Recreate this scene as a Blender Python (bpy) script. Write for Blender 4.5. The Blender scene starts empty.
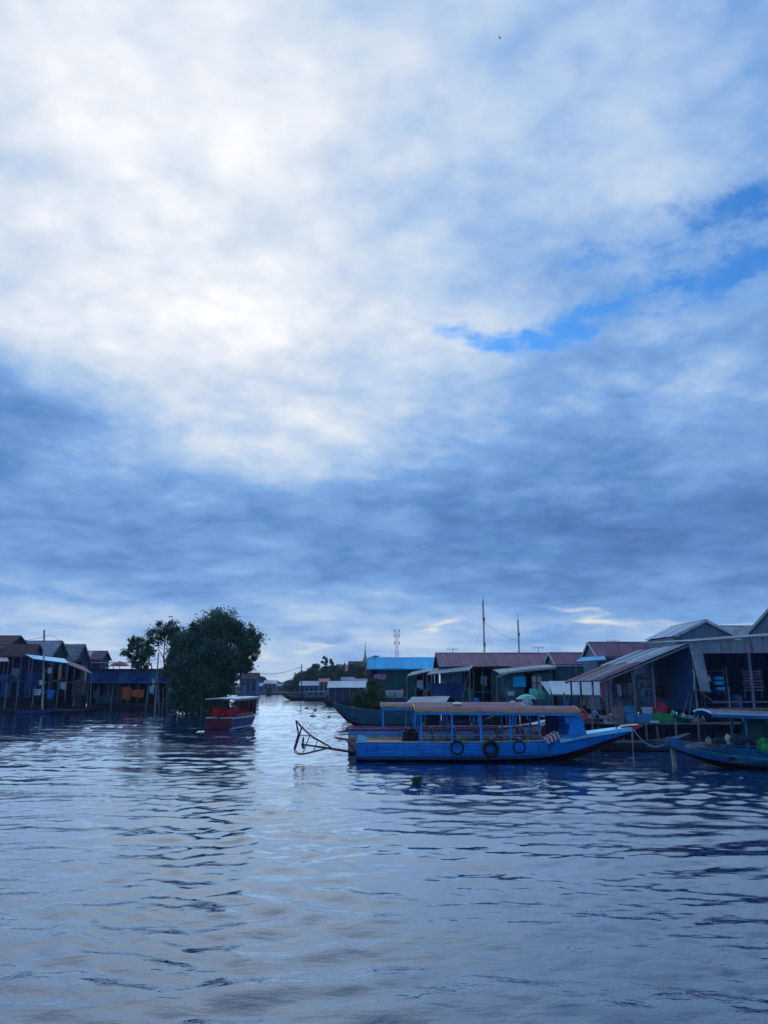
import bpy, bmesh, math, random
import numpy as np
from mathutils import Vector, Matrix
random.seed(7)
R = math.radians
S = bpy.context.scene
COL = S.collection

# ------------------------------------------------------------------ camera
CAM_H = 2.9
PITCH = 12.9
cam_d = bpy.data.cameras.new('camera')
cam_d.sensor_fit = 'HORIZONTAL'
cam_d.sensor_width = 24.0
cam_d.lens = 24.0 * 760.0 / 768.0
cam_d.clip_start = 0.1
cam_d.clip_end = 9000.0
HAZE = 0.00022
cam = bpy.data.objects.new('camera', cam_d)
cam.location = (0, 0, CAM_H)
cam.rotation_euler = (R(90 + PITCH), 0, 0)
COL.objects.link(cam)
S.camera = cam

# ------------------------------------------------------------------ exposure
vs = S.view_settings
S.display_settings.display_device = 'sRGB'
vs.view_transform = 'Standard'
vs.look = 'None'
vs.exposure = 0.10
vs.gamma = 1.0
vs.use_curve_mapping = False

# ------------------------------------------------------------------ node expressions
class Ex:
    """arithmetic on shader sockets"""
    def __init__(s, nt, sock): s.nt, s.s = nt, sock
    def _m(s, op, *a, clamp=False):
        n = s.nt.nodes.new('ShaderNodeMath'); n.operation = op; n.use_clamp = clamp
        for i, v in enumerate((s,) + a):
            if isinstance(v, Ex): s.nt.links.new(v.s, n.inputs[i])
            else: n.inputs[i].default_value = v
        return Ex(s.nt, n.outputs[0])
    def __add__(s, o): return s._m('ADD', o)
    __radd__ = __add__
    def __sub__(s, o): return s._m('SUBTRACT', o)
    def __rsub__(s, o): return (s * -1.0) + o
    def __mul__(s, o): return s._m('MULTIPLY', o)
    __rmul__ = __mul__
    def __truediv__(s, o): return s._m('DIVIDE', o)
    def f(s, op, *a): return s._m(op, *a)
    def clamp(s): return s._m('ADD', 0.0, clamp=True)
    def smooth(s, a, b):
        n = s.nt.nodes.new('ShaderNodeMapRange'); n.interpolation_type = 'SMOOTHSTEP'
        s.nt.links.new(s.s, n.inputs[0]); n.inputs[1].default_value = a; n.inputs[2].default_value = b
        return Ex(s.nt, n.outputs[0])
def combine(nt, x, y, z=0.0):
    n = nt.nodes.new('ShaderNodeCombineXYZ')
    for i, v in enumerate((x, y, z)):
        if isinstance(v, Ex): nt.links.new(v.s, n.inputs[i])
        else: n.inputs[i].default_value = v
    return n.outputs[0]
def noise(nt, vec, scale, detail=4, rough=0.5, dist=0.0, lac=2.0):
    n = nt.nodes.new('ShaderNodeTexNoise')
    n.inputs['Scale'].default_value = scale; n.inputs['Detail'].default_value = detail
    n.inputs['Roughness'].default_value = rough; n.inputs['Distortion'].default_value = dist
    n.inputs['Lacunarity'].default_value = lac
    if vec is not None: nt.links.new(vec, n.inputs['Vector'])
    return Ex(nt, n.outputs['Fac'])
def ramp(nt, fac, stops, interp='EASE'):
    n = nt.nodes.new('ShaderNodeValToRGB'); cr = n.color_ramp; cr.interpolation = interp
    while len(cr.elements) < len(stops): cr.elements.new(0.5)
    for e, (p, c) in zip(cr.elements, stops):
        e.position = p; e.color = (c[0], c[1], c[2], 1)
    nt.links.new(fac.s, n.inputs[0])
    return n.outputs[0]
def mixc(nt, fac, a, b):
    n = nt.nodes.new('ShaderNodeMix'); n.data_type = 'RGBA'; n.clamp_factor = True
    if isinstance(fac, Ex): nt.links.new(fac.s, n.inputs[0])
    else: n.inputs[0].default_value = fac
    for i, v in ((6, a), (7, b)):
        if isinstance(v, (tuple, list)): n.inputs[i].default_value = (v[0], v[1], v[2], 1)
        else: nt.links.new(v, n.inputs[i])
    return n.outputs[2]
def lin(r, g, b):
    return tuple((c / 255 / 12.92) if c / 255 <= 0.04045 else ((c / 255 + 0.055) / 1.055) ** 2.4 for c in (r, g, b))

# ------------------------------------------------------------------ world: cloudy sky lit from behind by a veiled sun
SUN_AZ, SUN_EL = R(-13.0), R(30.0)
w = bpy.data.worlds.new('World'); S.world = w; w.use_nodes = True
nt = w.node_tree; nt.nodes.clear()
tc = nt.nodes.new('ShaderNodeTexCoord')
sp = nt.nodes.new('ShaderNodeSeparateXYZ'); nt.links.new(tc.outputs['Generated'], sp.inputs[0])
dx, dy, dz = (Ex(nt, sp.outputs[i]) for i in range(3))
az = dx.f('ARCTAN2', dy) * (180 / math.pi)
el = dz.f('ARCSINE') * (180 / math.pi)
den = dz.f('MAXIMUM', 0.0) + 0.20
cx, cy = dx / den, dy / den
P = combine(nt, cx, cy, 0.0)
wn = nt.nodes.new('ShaderNodeTexNoise'); wn.inputs['Scale'].default_value = 1.6; wn.inputs['Detail'].default_value = 3
nt.links.new(P, wn.inputs['Vector'])
ws = nt.nodes.new('ShaderNodeSeparateXYZ'); nt.links.new(wn.outputs['Color'], ws.inputs[0])
wx, wy = Ex(nt, ws.outputs[0]) - 0.5, Ex(nt, ws.outputs[1]) - 0.5
azw, elw = az + wx * 16.0, el + wy * 12.0
def blob(a0, e0, sa, se, warped=True):
    A, B = (azw, elw) if warped else (az, el)
    u = (A - a0) * (1.0 / sa); v = (B - e0) * (1.0 / se)
    return (u * u + v * v).f('MULTIPLY', -1.0).f('EXPONENT')
Pw = combine(nt, cx + wx * 0.16, cy + wy * 0.16, 0.0)
n_big = noise(nt, Pw, 2.0, 5, 0.55) - 0.5
n_mid = noise(nt, Pw, 6.0, 6, 0.60) - 0.5
n_fin = noise(nt, Pw, 19.0, 4, 0.66) - 0.5
def billow(v, sc, seed):
    a1 = ((noise(nt, combine(nt, cx + wx * 0.10, cy + wy * 0.10, seed), sc, 2, 0.5) - 0.5) * 2.0).f('ABSOLUTE')
    a2 = ((noise(nt, combine(nt, cx, cy, seed + 5.0), sc * 2.3, 2, 0.5) - 0.5) * 2.0).f('ABSOLUTE')
    a3 = ((noise(nt, combine(nt, cx, cy, seed + 9.0), sc * 5.1, 2, 0.5) - 0.5) * 2.0).f('ABSOLUTE')
    return a1 * 0.9 + a2 * 0.5 + a3 * 0.28 - 0.36
n_bil = billow(Pw, 2.7, 1.3)
Pst = combine(nt, cx * 0.50, cy, 3.7)
n_str = noise(nt, Pst, 2.6, 5, 0.58, 0.4) - 0.5
# brightness of the cloud sheet: thin and forward-scattering round the sun, thicker and darker away from it
sx, sy, sz = math.sin(SUN_AZ) * math.cos(SUN_EL), math.cos(SUN_AZ) * math.cos(SUN_EL), math.sin(SUN_EL)
mu = dx * sx + dy * sy + dz * sz
halo = ((mu - 1.0) * 8.0).f('EXPONENT')
core = ((mu - 1.0) * 40.0).f('EXPONENT')
L = halo * 0.36 + core * 0.13 + 0.33
hi = el.smooth(4.0, 24.0)
L = L + n_big * 0.62 + n_mid * (hi * 0.20 + 0.14) + n_fin * (hi * 0.09 + 0.01) + n_str * (hi * -0.14 + 0.24) + n_bil * (hi * 0.20 + 0.14)
L = L - blob(-2, 11.0, 70, 5.2) * 0.26                     # long slate bank low over the village
L = L + blob(0, 0.5, 200, 4.6, False) * 0.16               # pale strip on the horizon
L = L - blob(-27, 19.5, 9, 3.8) * 0.42                     # heavy lump on the left
L = L - blob(14, 18, 14, 3.0) * 0.10
L = L + blob(-24, 43, 19, 11) * 0.24
L = L + blob(-13, 25, 9, 6) * 0.12
L = L - blob(-2, 38, 7, 6) * 0.08
L = L + blob(17, 38, 9, 5) * 0.12
L = L + blob(24, 44, 14, 9) * 0.12
cloud = ramp(nt, L, [(0.00, lin(68, 101, 158)), (0.20, lin(92, 135, 194)), (0.38, lin(123, 165, 219)),
                     (0.55, lin(170, 196, 229)), (0.72, lin(209, 220, 235)), (0.95, lin(250, 250, 252))], 'LINEAR')
sky = nt.nodes.new('ShaderNodeTexSky'); sky.sky_type = 'NISHITA'; sky.sun_disc = False
sky.sun_elevation = SUN_EL; sky.sun_rotation = SUN_AZ
sky.air_density = 1.0; sky.dust_density = 0.3; sky.ozone_density = 4.0
skm = nt.nodes.new('ShaderNodeVectorMath'); skm.operation = 'MULTIPLY'
nt.links.new(sky.outputs[0], skm.inputs[0]); skm.inputs[1].default_value = (0.035, 0.085, 0.13)
# rents in the sheet where clear sky shows
gap_c = blob(8, 26.3, 6, 1.0) + blob(17, 26.8, 6, 1.3) + blob(27, 28.2, 7, 1.5) + blob(14, 30.6, 4, 1.2) + blob(26, 31.6, 7, 2.4) + blob(40, 30, 9, 4) * 0.8
gap = (gap_c * 0.74 + n_mid * 1.8 + n_fin * 1.3).smooth(0.24, 1.05) * gap_c.smooth(0.02, 0.30)
col = mixc(nt, gap, cloud, skm.outputs[0])
# thin warm-lit openings low over the horizon
op = noise(nt, combine(nt, cx * 0.42, cy * 0.9, 9.1), 2.4, 5, 0.55, 0.2)
opm = (op - 0.5 + blob(-4.8, 3.2, 2.6, 0.6) * 0.26 + blob(5.6, 3.1, 2.4, 0.5) * 0.22 + blob(13, 4.2, 4.0, 0.6) * 0.24 + blob(27, 4.6, 5, 0.6) * 0.15)  .smooth(0.10, 0.36) * blob(4, 4.0, 60, 2.6, False)
col = mixc(nt, opm * 0.8, col, lin(250, 242, 224))
bg = nt.nodes.new('ShaderNodeBackground'); bg.inputs['Strength'].default_value = 1.0
nt.links.new(col, bg.inputs['Color'])
wo = nt.nodes.new('ShaderNodeOutputWorld'); nt.links.new(bg.outputs[0], wo.inputs[0])
w.cycles.sampling_method = 'MANUAL'; w.cycles.sample_map_resolution = 512

# ------------------------------------------------------------------ sun, veiled by cloud
sl = bpy.data.lights.new('sun', 'SUN'); sl.energy = 0.85; sl.angle = R(110); sl.color = (0.62, 0.83, 1.0)
so = bpy.data.objects.new('sun', sl); COL.objects.link(so)
so.rotation_euler = Vector((sx, sy, sz)).to_track_quat('Z', 'Y').to_euler()
so.location = (0, 0, 60)
sl.use_nodes = True                                        # the veil has no edge: its light falls off smoothly from the middle
lt = sl.node_tree; em = lt.nodes['Emission']
gi = lt.nodes.new('ShaderNodeNewGeometry')
dt = lt.nodes.new('ShaderNodeVectorMath'); dt.operation = 'DOT_PRODUCT'
lt.links.new(gi.outputs['Incoming'], dt.inputs[0]); dt.inputs[1].default_value = (sx, sy, sz)
fall = Ex(lt, dt.outputs['Value']).f('ABSOLUTE').smooth(math.cos(R(54)), 1.0)
lt.links.new((fall * 1.8).s, em.inputs['Strength'])
# ------------------------------------------------------------------ helpers
MATS = {}
def mat(name, color, rough=0.6, metal=0.0, var=0.25, scale=3.0, bump=0.15, dirt=None, spec=0.4, stretch=(1, 1, 1), dirt_amt=0.55, bscale=None):
    """procedural material: base colour broken up by noise, patches of dirt or rust, fine relief"""
    if name in MATS: return MATS[name]
    m = bpy.data.materials.new(name); m.use_nodes = True
    t = m.node_tree; b = t.nodes['Principled BSDF']
    tc = t.nodes.new('ShaderNodeTexCoord'); mp = t.nodes.new('ShaderNodeMapping')
    mp.inputs['Scale'].default_value = stretch
    oi = t.nodes.new('ShaderNodeObjectInfo')
    ad = t.nodes.new('ShaderNodeVectorMath'); ad.operation = 'MULTIPLY_ADD'
    cmb = t.nodes.new('ShaderNodeCombineXYZ')
    for i in range(3): t.links.new(oi.outputs['Random'], cmb.inputs[i])
    t.links.new(cmb.outputs[0], ad.inputs[0]); ad.inputs[1].default_value = (17, 29, 11); t.links.new(tc.outputs['Object'], ad.inputs[2])
    t.links.new(ad.outputs[0], mp.inputs[0])
    V = mp.outputs[0]
    n1 = noise(t, V, scale, 5, 0.6)
    lo = tuple(c * (1 - var) for c in color); hi = tuple(min(1, c * (1 + var)) for c in color)
    c = ramp(t, n1, [(0.3, lo), (0.7, hi)], 'LINEAR')
    rnd = Ex(t, oi.outputs['Random'])
    hv = t.nodes.new('ShaderNodeHueSaturation'); t.links.new(c, hv.inputs['Color'])
    t.links.new((rnd * 0.30 + 0.85).s, hv.inputs['Value'])
    c = hv.outputs[0]
    if dirt:
        n2 = noise(t, V, scale * 0.45, 7, 0.68, 0.4)
        c = mixc(t, n2.smooth(0.46, 0.70) * dirt_amt, c, dirt)
    t.links.new(c, b.inputs['Base Color'])
    n3 = noise(t, V, scale * 2.2, 3, 0.5)
    t.links.new((n3 * 0.3 + (rough - 0.15)).clamp().s, b.inputs['Roughness'])
    b.inputs['Metallic'].default_value = metal; b.inputs['Specular IOR Level'].default_value = spec
    if bump:
        bp = t.nodes.new('ShaderNodeBump'); bp.inputs['Strength'].default_value = bump; bp.inputs['Distance'].default_value = 0.02
        n4 = noise(t, V, bscale or scale * 6, 4, 0.6); t.links.new(n4.s, bp.inputs['Height']); t.links.new(bp.outputs[0], b.inputs['Normal'])
    MATS[name] = m
    return m

def tag(o, label=None, cat=None, group=None, kind=None):
    if label: o['label'] = label
    if cat: o['category'] = cat
    if group: o['group'] = group
    if kind: o['kind'] = kind
    return o
def thing(name, label, cat, loc=(0, 0, 0), rz=0.0, group=None, rot=None):
    o = bpy.data.objects.new(name, None); COL.objects.link(o)
    o.empty_display_size = 0.3
    o.location = loc; o.rotation_euler = rot if rot else (0, 0, rz)
    return tag(o, label, cat, group)

class MB:
    """collects faces for ONE mesh"""
    def __init__(s): s.v, s.f = [], []
    def add(s, verts, faces):
        k = len(s.v); s.v += [tuple(p) for p in verts]; s.f += [tuple(i + k for i in f) for f in faces]; return s
    def box(s, c, d, rot=None):
        x, y, z = d[0] / 2, d[1] / 2, d[2] / 2
        vs = [Vector((sx * x, sy * y, sz * z)) for sx in (-1, 1) for sy in (-1, 1) for sz in (-1, 1)]
        if rot is not None: vs = [rot @ v for v in vs]
        vs = [v + Vector(c) for v in vs]
        return s.add(vs, [(0, 1, 3, 2), (4, 6, 7, 5), (0, 4, 5, 1), (2, 3, 7, 6), (0, 2, 6, 4), (1, 5, 7, 3)])
    def bar(s, a, b, w, h=None):
        a, b = Vector(a), Vector(b); d = b - a
        if d.length < 1e-6: return s
        q = d.to_track_quat('X', 'Z').to_matrix()
        return s.box((a + b) / 2, (d.length, w, h or w), q)
    def tube(s, pts, r, n=6, cap=True):
        pts = [Vector(p) for p in pts]; rs = r if isinstance(r, (list, tuple)) else [r] * len(pts)
        k = len(s.v); fs = []
        up = None
        for i, p in enumerate(pts):
            d = (pts[min(i + 1, len(pts) - 1)] - pts[max(i - 1, 0)]).normalized()
            if up is None: up = d.orthogonal().normalized()
            sd = d.cross(up).normalized(); up = sd.cross(d).normalized()
            for j in range(n):
                a = 2 * math.pi * j / n
                s.v.append(tuple(p + (up * math.cos(a) + sd * math.sin(a)) * rs[i]))
        for i in range(len(pts) - 1):
            for j in range(n):
                fs.append((k + i * n + j, k + i * n + (j + 1) % n, k + (i + 1) * n + (j + 1) % n, k + (i + 1) * n + j))
        if cap:
            fs.append(tuple(k + j for j in range(n))[::-1]); fs.append(tuple(k + (len(pts) - 1) * n + j for j in range(n)))
        s.f += fs; return s
    def cyl(s, a, b, r, n=8, r2=None): return s.tube([a, b], [r, r if r2 is None else r2], n)
    def torus(s, c, R_, r, ax='y', N=18, n=8, squash=1.0):
        k = len(s.v); c = Vector(c)
        for i in range(N):
            a = 2 * math.pi * i / N
            for j in range(n):
                b = 2 * math.pi * j / n
                q = R_ + r * math.cos(b); h = r * math.sin(b) * squash
                u, v_ = q * math.cos(a), q * math.sin(a)
                s.v.append(tuple(c + (Vector((u, h, v_)) if ax == 'y' else Vector((h, u, v_)) if ax == 'x' else Vector((u, v_, h)))))
        for i in range(N):
            for j in range(n):
                s.f.append((k + i * n + j, k + i * n + (j + 1) % n, k + ((i + 1) % N) * n + (j + 1) % n, k + ((i + 1) % N) * n + j))
        return s
    def lathe(s, prof, c=(0, 0, 0), n=12):
        k = len(s.v)
        for (r, z) in prof:
            for j in range(n):
                a = 2 * math.pi * j / n
                s.v.append((c[0] + r * math.cos(a), c[1] + r * math.sin(a), c[2] + z))
        for i in range(len(prof) - 1):
            for j in range(n):
                s.f.append((k + i * n + j, k + i * n + (j + 1) % n, k + (i + 1) * n + (j + 1) % n, k + (i + 1) * n + j))
        s.f.append(tuple(k + j for j in range(n))[::-1]); s.f.append(tuple(k + (len(prof) - 1) * n + j for j in range(n)))
        return s
    def prism(s, outline, a, b):
        """outline: list of points in a plane; extruded from offset vector a to b"""
        n = len(outline); A = [Vector(p) + Vector(a) for p in outline]; B = [Vector(p) + Vector(b) for p in outline]
        return s.add(A + B, [tuple(range(n))[::-1], tuple(range(n, 2 * n))] + [(i, (i + 1) % n, n + (i + 1) % n, n + i) for i in range(n)])
    def corr(s, a, b, c, waves, amp=0.02, thick=0.008, seg=6):
        """corrugated sheet: corner a, across to b (ridges follow a->c), up to c"""
        a, b, c = Vector(a), Vector(b), Vector(c)
        u, v = b - a, c - a; nrm = u.cross(v).normalized()
        N = max(2, int(waves * seg)); k = len(s.v)
        for lay in (0, 1):
            for row in (0, 1):
                for i in range(N + 1):
                    t = i / N
                    h = amp * math.cos(2 * math.pi * t * waves) + (thick if lay else 0)
                    s.v.append(tuple(a + u * t + v * row + nrm * h))
        W = N + 1
        for i in range(N):
            s.f.append((k + i, k + i + W, k + i + 1 + W, k + i + 1))
            s.f.append((k + 2 * W + i, k + 2 * W + i + 1, k + 3 * W + i + 1, k + 3 * W + i))
            s.f.append((k + i, k + i + 1, k + 2 * W + i + 1, k + 2 * W + i))
            s.f.append((k + W + i, k + 3 * W + i, k + 3 * W + i + 1, k + W + i + 1))
        for i in (0, N):
            q = (k + i, k + 2 * W + i, k + 3 * W + i, k + W + i); s.f.append(q if i == 0 else q[::-1])
        return s
    def mesh(s, name):
        me = bpy.data.meshes.new(name); me.from_pydata(s.v, [], s.f); me.update(); return me
    def build(s, name, m, parent=None, smooth=False, fix=True):
        me = s.mesh(name)
        if fix:
            bm = bmesh.new(); bm.from_mesh(me); bmesh.ops.recalc_face_normals(bm, faces=bm.faces); bm.to_mesh(me); bm.free()
        if smooth:
            me.polygons.foreach_set('use_smooth', [True] * len(me.polygons))
            try: me.set_sharp_from_angle(angle=R(40))
            except Exception: pass
        me.materials.append(m)
        o = bpy.data.objects.new(name, me); COL.objects.link(o)
        if parent is not None: o.parent = parent
        return o
def inst(src, name, parent=None, loc=(0, 0, 0), rot=(0, 0, 0), scale=(1, 1, 1)):
    o = bpy.data.objects.new(name, src.data); COL.objects.link(o); o.parent = parent
    o.location = loc; o.rotation_euler = rot; o.scale = scale; return o
KIDS = {}
def copy_tree(o, parent=None):
    c = o.copy(); COL.objects.link(c); c.parent = parent
    for ch in list(o.children): copy_tree(ch, c)
    return c

# ------------------------------------------------------------------ water
def wave_field(X, Y):
    rs = np.random.RandomState(11)
    Z = np.zeros_like(X)
    def trains(n, lo, hi, ang0, spread, slope, mask=1.0):
        nonlocal Z
        acc = np.zeros_like(X)
        for i in range(n):
            lam = math.exp(rs.uniform(math.log(lo), math.log(hi)))
            a = math.radians(ang0 + rs.normal(0, spread)); k = 2 * math.pi / lam
            ph = rs.uniform(0, 6.283)
            q = k * (X * math.cos(a) + Y * math.sin(a)) + ph
            acc += slope / k / math.sqrt(n) * (np.sin(q) + 0.22 * np.sin(2 * q + 0.6))
        Z += acc * mask
    def patch(scale, seed):
        r2 = np.random.RandomState(seed); a = np.zeros_like(X)
        for i in range(10):
            th = r2.uniform(0, 6.283); k = 2 * math.pi / (scale * r2.uniform(0.6, 1.8))
            a += np.sin(k * (X * math.cos(th) + 0.45 * Y * math.sin(th)) + r2.uniform(0, 6.28))
        return 0.5 + 0.5 * np.tanh(a / 2.2)
    m1, m2 = patch(9, 3), patch(5, 4)
    trains(16, 1.3, 4.5, 83, 16, 0.046)                          # old boat wash
    trains(36, 0.50, 1.2, 80, 36, 0.115, 0.35 + 0.9 * m1)
    trains(34, 0.22, 0.55, 86, 38, 0.090, 0.25 + 1.0 * m2)
    trains(18, 0.9, 2.2, 102, 18, 0.060, 1 / (1 + np.exp(-(X - 3) / 2.0)))   # smooth swell on the right
    # wash of the departing red boat: chopped water trailing behind it
    bx, by = -10.3, 51.0
    d = (Y - by); back = np.clip(-d, 0, 60)
    wk = np.exp(-((X - (bx - 0.55 * back)) / (2.0 + 0.22 * back)) ** 2) * np.clip(1 - back / 34, 0, 1) * (d < 3)
    trains(26, 0.35, 1.6, 60, 50, 0.21, wk)
    # churned foreground on the left (our own boat's wash)
    ch = np.exp(-((X + 3.2) / 2.2) ** 2 - ((Y - 7.6) / 2.6) ** 2)
    trains(22, 0.35, 1.1, 40, 70, 0.10, ch)
    return Z
def build_water():
    # rows: fine near the camera, coarser far off; one sheet to the horizon
    r = [1.2]
    while r[-1] < 160: r.append(r[-1] * 1.0072 + 0.006)
    far = [200, 260, 350, 500, 800, 1400, 2600, 5000]
    ys = np.array(r)
    nc = 420
    t = np.linspace(-1, 1, nc)
    X = np.empty((len(ys), nc)); Y = np.repeat(ys[:, None], nc, 1)
    half = 2.2 + ys * 0.72
    X = half[:, None] * t[None, :]
    Z = wave_field(X, Y)
    Z *= np.clip((150 - Y) / 60, 0, 1)
    fade = np.clip((1 - np.abs(t)) * 25, 0, 1); Z *= fade[None, :]
    Z[0, :] = 0; Z[-1, :] = 0
    V = np.stack([X, Y, Z], -1).reshape(-1, 3).tolist()
    F = []
    n = len(ys)
    idx = np.arange(n * nc).reshape(n, nc)
    F = np.stack([idx[:-1, :-1], idx[:-1, 1:], idx[1:, 1:], idx[1:, :-1]], -1).reshape(-1, 4).tolist()
    # surround
    def pt(x, y): V.append((x, y, 0)); return len(V) - 1
    B = 1250
    bl, br, tl, tr = pt(-B, -B), pt(B, -B), pt(-B, B), pt(B, B)
    F.append([bl, br] + [int(i) for i in idx[0, ::-1]])
    F.append([br, tr] + [int(i) for i in idx[::-1, -1]])
    F.append([tr, tl] + [int(i) for i in idx[-1, :]])
    F.append([tl, bl] + [int(i) for i in idx[:, 0]])
    me = bpy.data.meshes.new('river_water'); me.from_pydata(V, [], F); me.update()
    me.polygons.foreach_set('use_smooth', [True] * len(me.polygons))
    m = bpy.data.materials.new('river_water'); m.use_nodes = True
    t_ = m.node_tree; b = t_.nodes['Principled BSDF']
    b.inputs['Base Color'].default_value = (0.003, 0.026, 0.088, 1)
    b.inputs['Roughness'].default_value = 0.015; b.inputs['IOR'].default_value = 1.62
    b.inputs['Specular Tint'].default_value = (0.52, 0.78, 1.0, 1)
    g = t_.nodes.new('ShaderNodeNewGeometry')
    sp_ = t_.nodes.new('ShaderNodeSeparateXYZ'); t_.links.new(g.outputs['Position'], sp_.inputs[0])
    x_, y_ = Ex(t_, sp_.outputs[0]), Ex(t_, sp_.outputs[1])
    v1 = combine(t_, x_ * 0.5, y_ * 1.0, 0.0); v2 = combine(t_, x_ * 0.35, y_, 4.0)
    pm = noise(t_, combine(t_, x_ * 0.25, y_ * 0.5, 2.0), 0.35, 3, 0.55).smooth(0.35, 0.65)
    h = noise(t_, v1, 4.2, 4, 0.6, 0.5) * 0.6 + noise(t_, v2, 1.5, 3, 0.5, 0.3) * 1.0 + noise(t_, v1, 11.0, 2, 0.5) * 0.22
    bp = t_.nodes.new('ShaderNodeBump'); bp.inputs['Distance'].default_value = 0.05
    t_.links.new((pm * 0.40 + 0.10).s, bp.inputs['Strength'])
    t_.links.new(h.s, bp.inputs['Height']); t_.links.new(bp.outputs[0], b.inputs['Normal'])
    me.materials.append(m)
    o = bpy.data.objects.new('river_water', me); COL.objects.link(o)
    tag(o, 'wide calm blue-grey river water with small ripples', 'water', kind='structure')
build_water()
# ------------------------------------------------------------------ materials used below
M = {}
M['blue_paint'] = mat('blue_boat_paint', (0.008, 0.33, 0.86), 0.42, var=0.18, scale=2.0, stretch=(0.5, 1, 2.5), dirt=(0.03, 0.07, 0.14), dirt_amt=0.5)
def hull_paint(name, c, low_tone=(0.02, 0.035, 0.04), wear=0.75):
    m = bpy.data.materials.new(name); m.use_nodes = True; t = m.node_tree; b = t.nodes['Principled BSDF']
    tc = t.nodes.new('ShaderNodeTexCoord'); sp = t.nodes.new('ShaderNodeSeparateXYZ'); t.links.new(tc.outputs['Object'], sp.inputs[0])
    x, y, z = (Ex(t, sp.outputs[i]) for i in range(3))
    V = combine(t, x * 0.35, y, z * 3.0); V2 = combine(t, x * 2.2, y, z * 0.5); V3 = combine(t, x, y, z)
    n1, n2, n3 = noise(t, V, 2.2, 6, 0.65), noise(t, V2, 1.6, 5, 0.65), noise(t, V3, 7.0, 5, 0.7)
    c1 = ramp(t, n1, [(0.3, tuple(v * 0.55 for v in c)), (0.5, c), (0.72, tuple(min(1, v * 1.25 + 0.02) for v in c))], 'LINEAR')
    c2 = mixc(t, n2.smooth(0.50, 0.74) * wear, c1, tuple(v * 0.22 + 0.015 for v in c))          # run-down grime
    c3 = mixc(t, n3.smooth(0.64, 0.72) * 0.6, c2, (0.22, 0.24, 0.25))                           # chips to bare wood
    low_fac = (z + (n2 - 0.5) * 0.22).smooth(0.34, 0.12)  # hull colour goes darker towards the waterline
    c4 = mixc(t, low_fac * 0.85, c3, low_tone)
    seam = ((x * (1 / 1.83)).f('FRACT') - 0.5).f('ABSOLUTE').smooth(0.495, 0.499)
    c5 = mixc(t, seam * 0.7, c4, (0.02, 0.03, 0.04))
    t.links.new(c5, b.inputs['Base Color']); t.links.new((n3 * 0.4 + 0.28).s, b.inputs['Roughness']); b.inputs['Specular IOR Level'].default_value = 0.3
    bp = t.nodes.new('ShaderNodeBump'); bp.inputs['Strength'].default_value = 0.35; bp.inputs['Distance'].default_value = 0.01
    t.links.new((n1 * 1.0 + n3 * 0.5).s, bp.inputs['Height']); t.links.new(bp.outputs[0], b.inputs['Normal'])
    return m
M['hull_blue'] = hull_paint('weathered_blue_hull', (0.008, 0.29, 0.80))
M['cyan_paint'] = mat('pale_blue_deck_paint', (0.26, 0.72, 0.95), 0.45, var=0.15, scale=2.5, dirt=(0.16, 0.24, 0.28), dirt_amt=0.4)
M['red_bottom'] = mat('dark_red_bottom_paint', (0.11, 0.012, 0.025), 0.55, var=0.3, scale=3, dirt=(0.02, 0.02, 0.02))
M['red_paint'] = mat('red_trim_paint', (0.55, 0.03, 0.06), 0.45, var=0.2, dirt=(0.1, 0.03, 0.03))
M['maroon_roof'] = mat('maroon_sheet_roof', (0.21, 0.065, 0.10), 0.6, var=0.25, scale=1.5, dirt=(0.16, 0.09, 0.11), dirt_amt=0.5, spec=0.2)
M['yellow_trim'] = mat('ochre_trim_paint', (0.95, 0.45, 0.06), 0.55, var=0.2, dirt=(0.2, 0.12, 0.06))
M['deck_wood'] = mat('worn_grey_deck_wood', (0.34, 0.28, 0.21), 0.7, var=0.35, scale=4, stretch=(0.4, 4, 4), dirt=(0.10, 0.08, 0.06), bump=0.3)
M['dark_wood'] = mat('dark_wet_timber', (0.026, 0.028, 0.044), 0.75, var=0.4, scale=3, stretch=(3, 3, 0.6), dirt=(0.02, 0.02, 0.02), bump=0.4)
M['grey_wood'] = mat('weathered_grey_timber', (0.19, 0.195, 0.22), 0.8, var=0.35, scale=3, stretch=(3, 3, 0.5), dirt=(0.07, 0.06, 0.05), bump=0.4)
M['rubber'] = mat('black_rubber', (0.016, 0.016, 0.018), 0.75, var=0.3, dirt=(0.05, 0.045, 0.04), scale=6)
M['rust_red'] = mat('red_oxide_pipe', (0.20, 0.035, 0.035), 0.6, var=0.3, dirt=(0.07, 0.03, 0.02), scale=6)
M['steel'] = mat('dull_steel', (0.35, 0.36, 0.37), 0.4, metal=0.8, var=0.2, dirt=(0.12, 0.07, 0.04), scale=5)
M['white_paint'] = mat('white_gloss_paint', (0.72, 0.72, 0.70), 0.5, var=0.12, dirt=(0.30, 0.27, 0.22), scale=2.5)
M['seat_blue'] = mat('navy_vinyl', (0.02, 0.05, 0.16), 0.5, var=0.2, dirt=(0.03, 0.03, 0.04))
M['teal_hull'] = mat('teal_green_hull_paint', (0.018, 0.13, 0.19), 0.45, var=0.25, scale=2, stretch=(0.5, 1, 2.5), dirt=(0.03, 0.05, 0.05))
M['beige_paint'] = mat('beige_hull_band', (0.50, 0.44, 0.36), 0.55, var=0.25, scale=3, dirt=(0.16, 0.14, 0.11))
M['engine'] = mat('oily_engine_iron', (0.03, 0.03, 0.032), 0.5, metal=0.3, var=0.4, dirt=(0.09, 0.05, 0.03), scale=8)
M['rope'] = mat('pale_rope', (0.45, 0.42, 0.36), 0.9, var=0.2, scale=20)
M['red_life'] = mat('red_life_jacket_cloth', (0.95, 0.03, 0.05), 0.6, var=0.15, dirt=(0.5, 0.02, 0.03))
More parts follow.
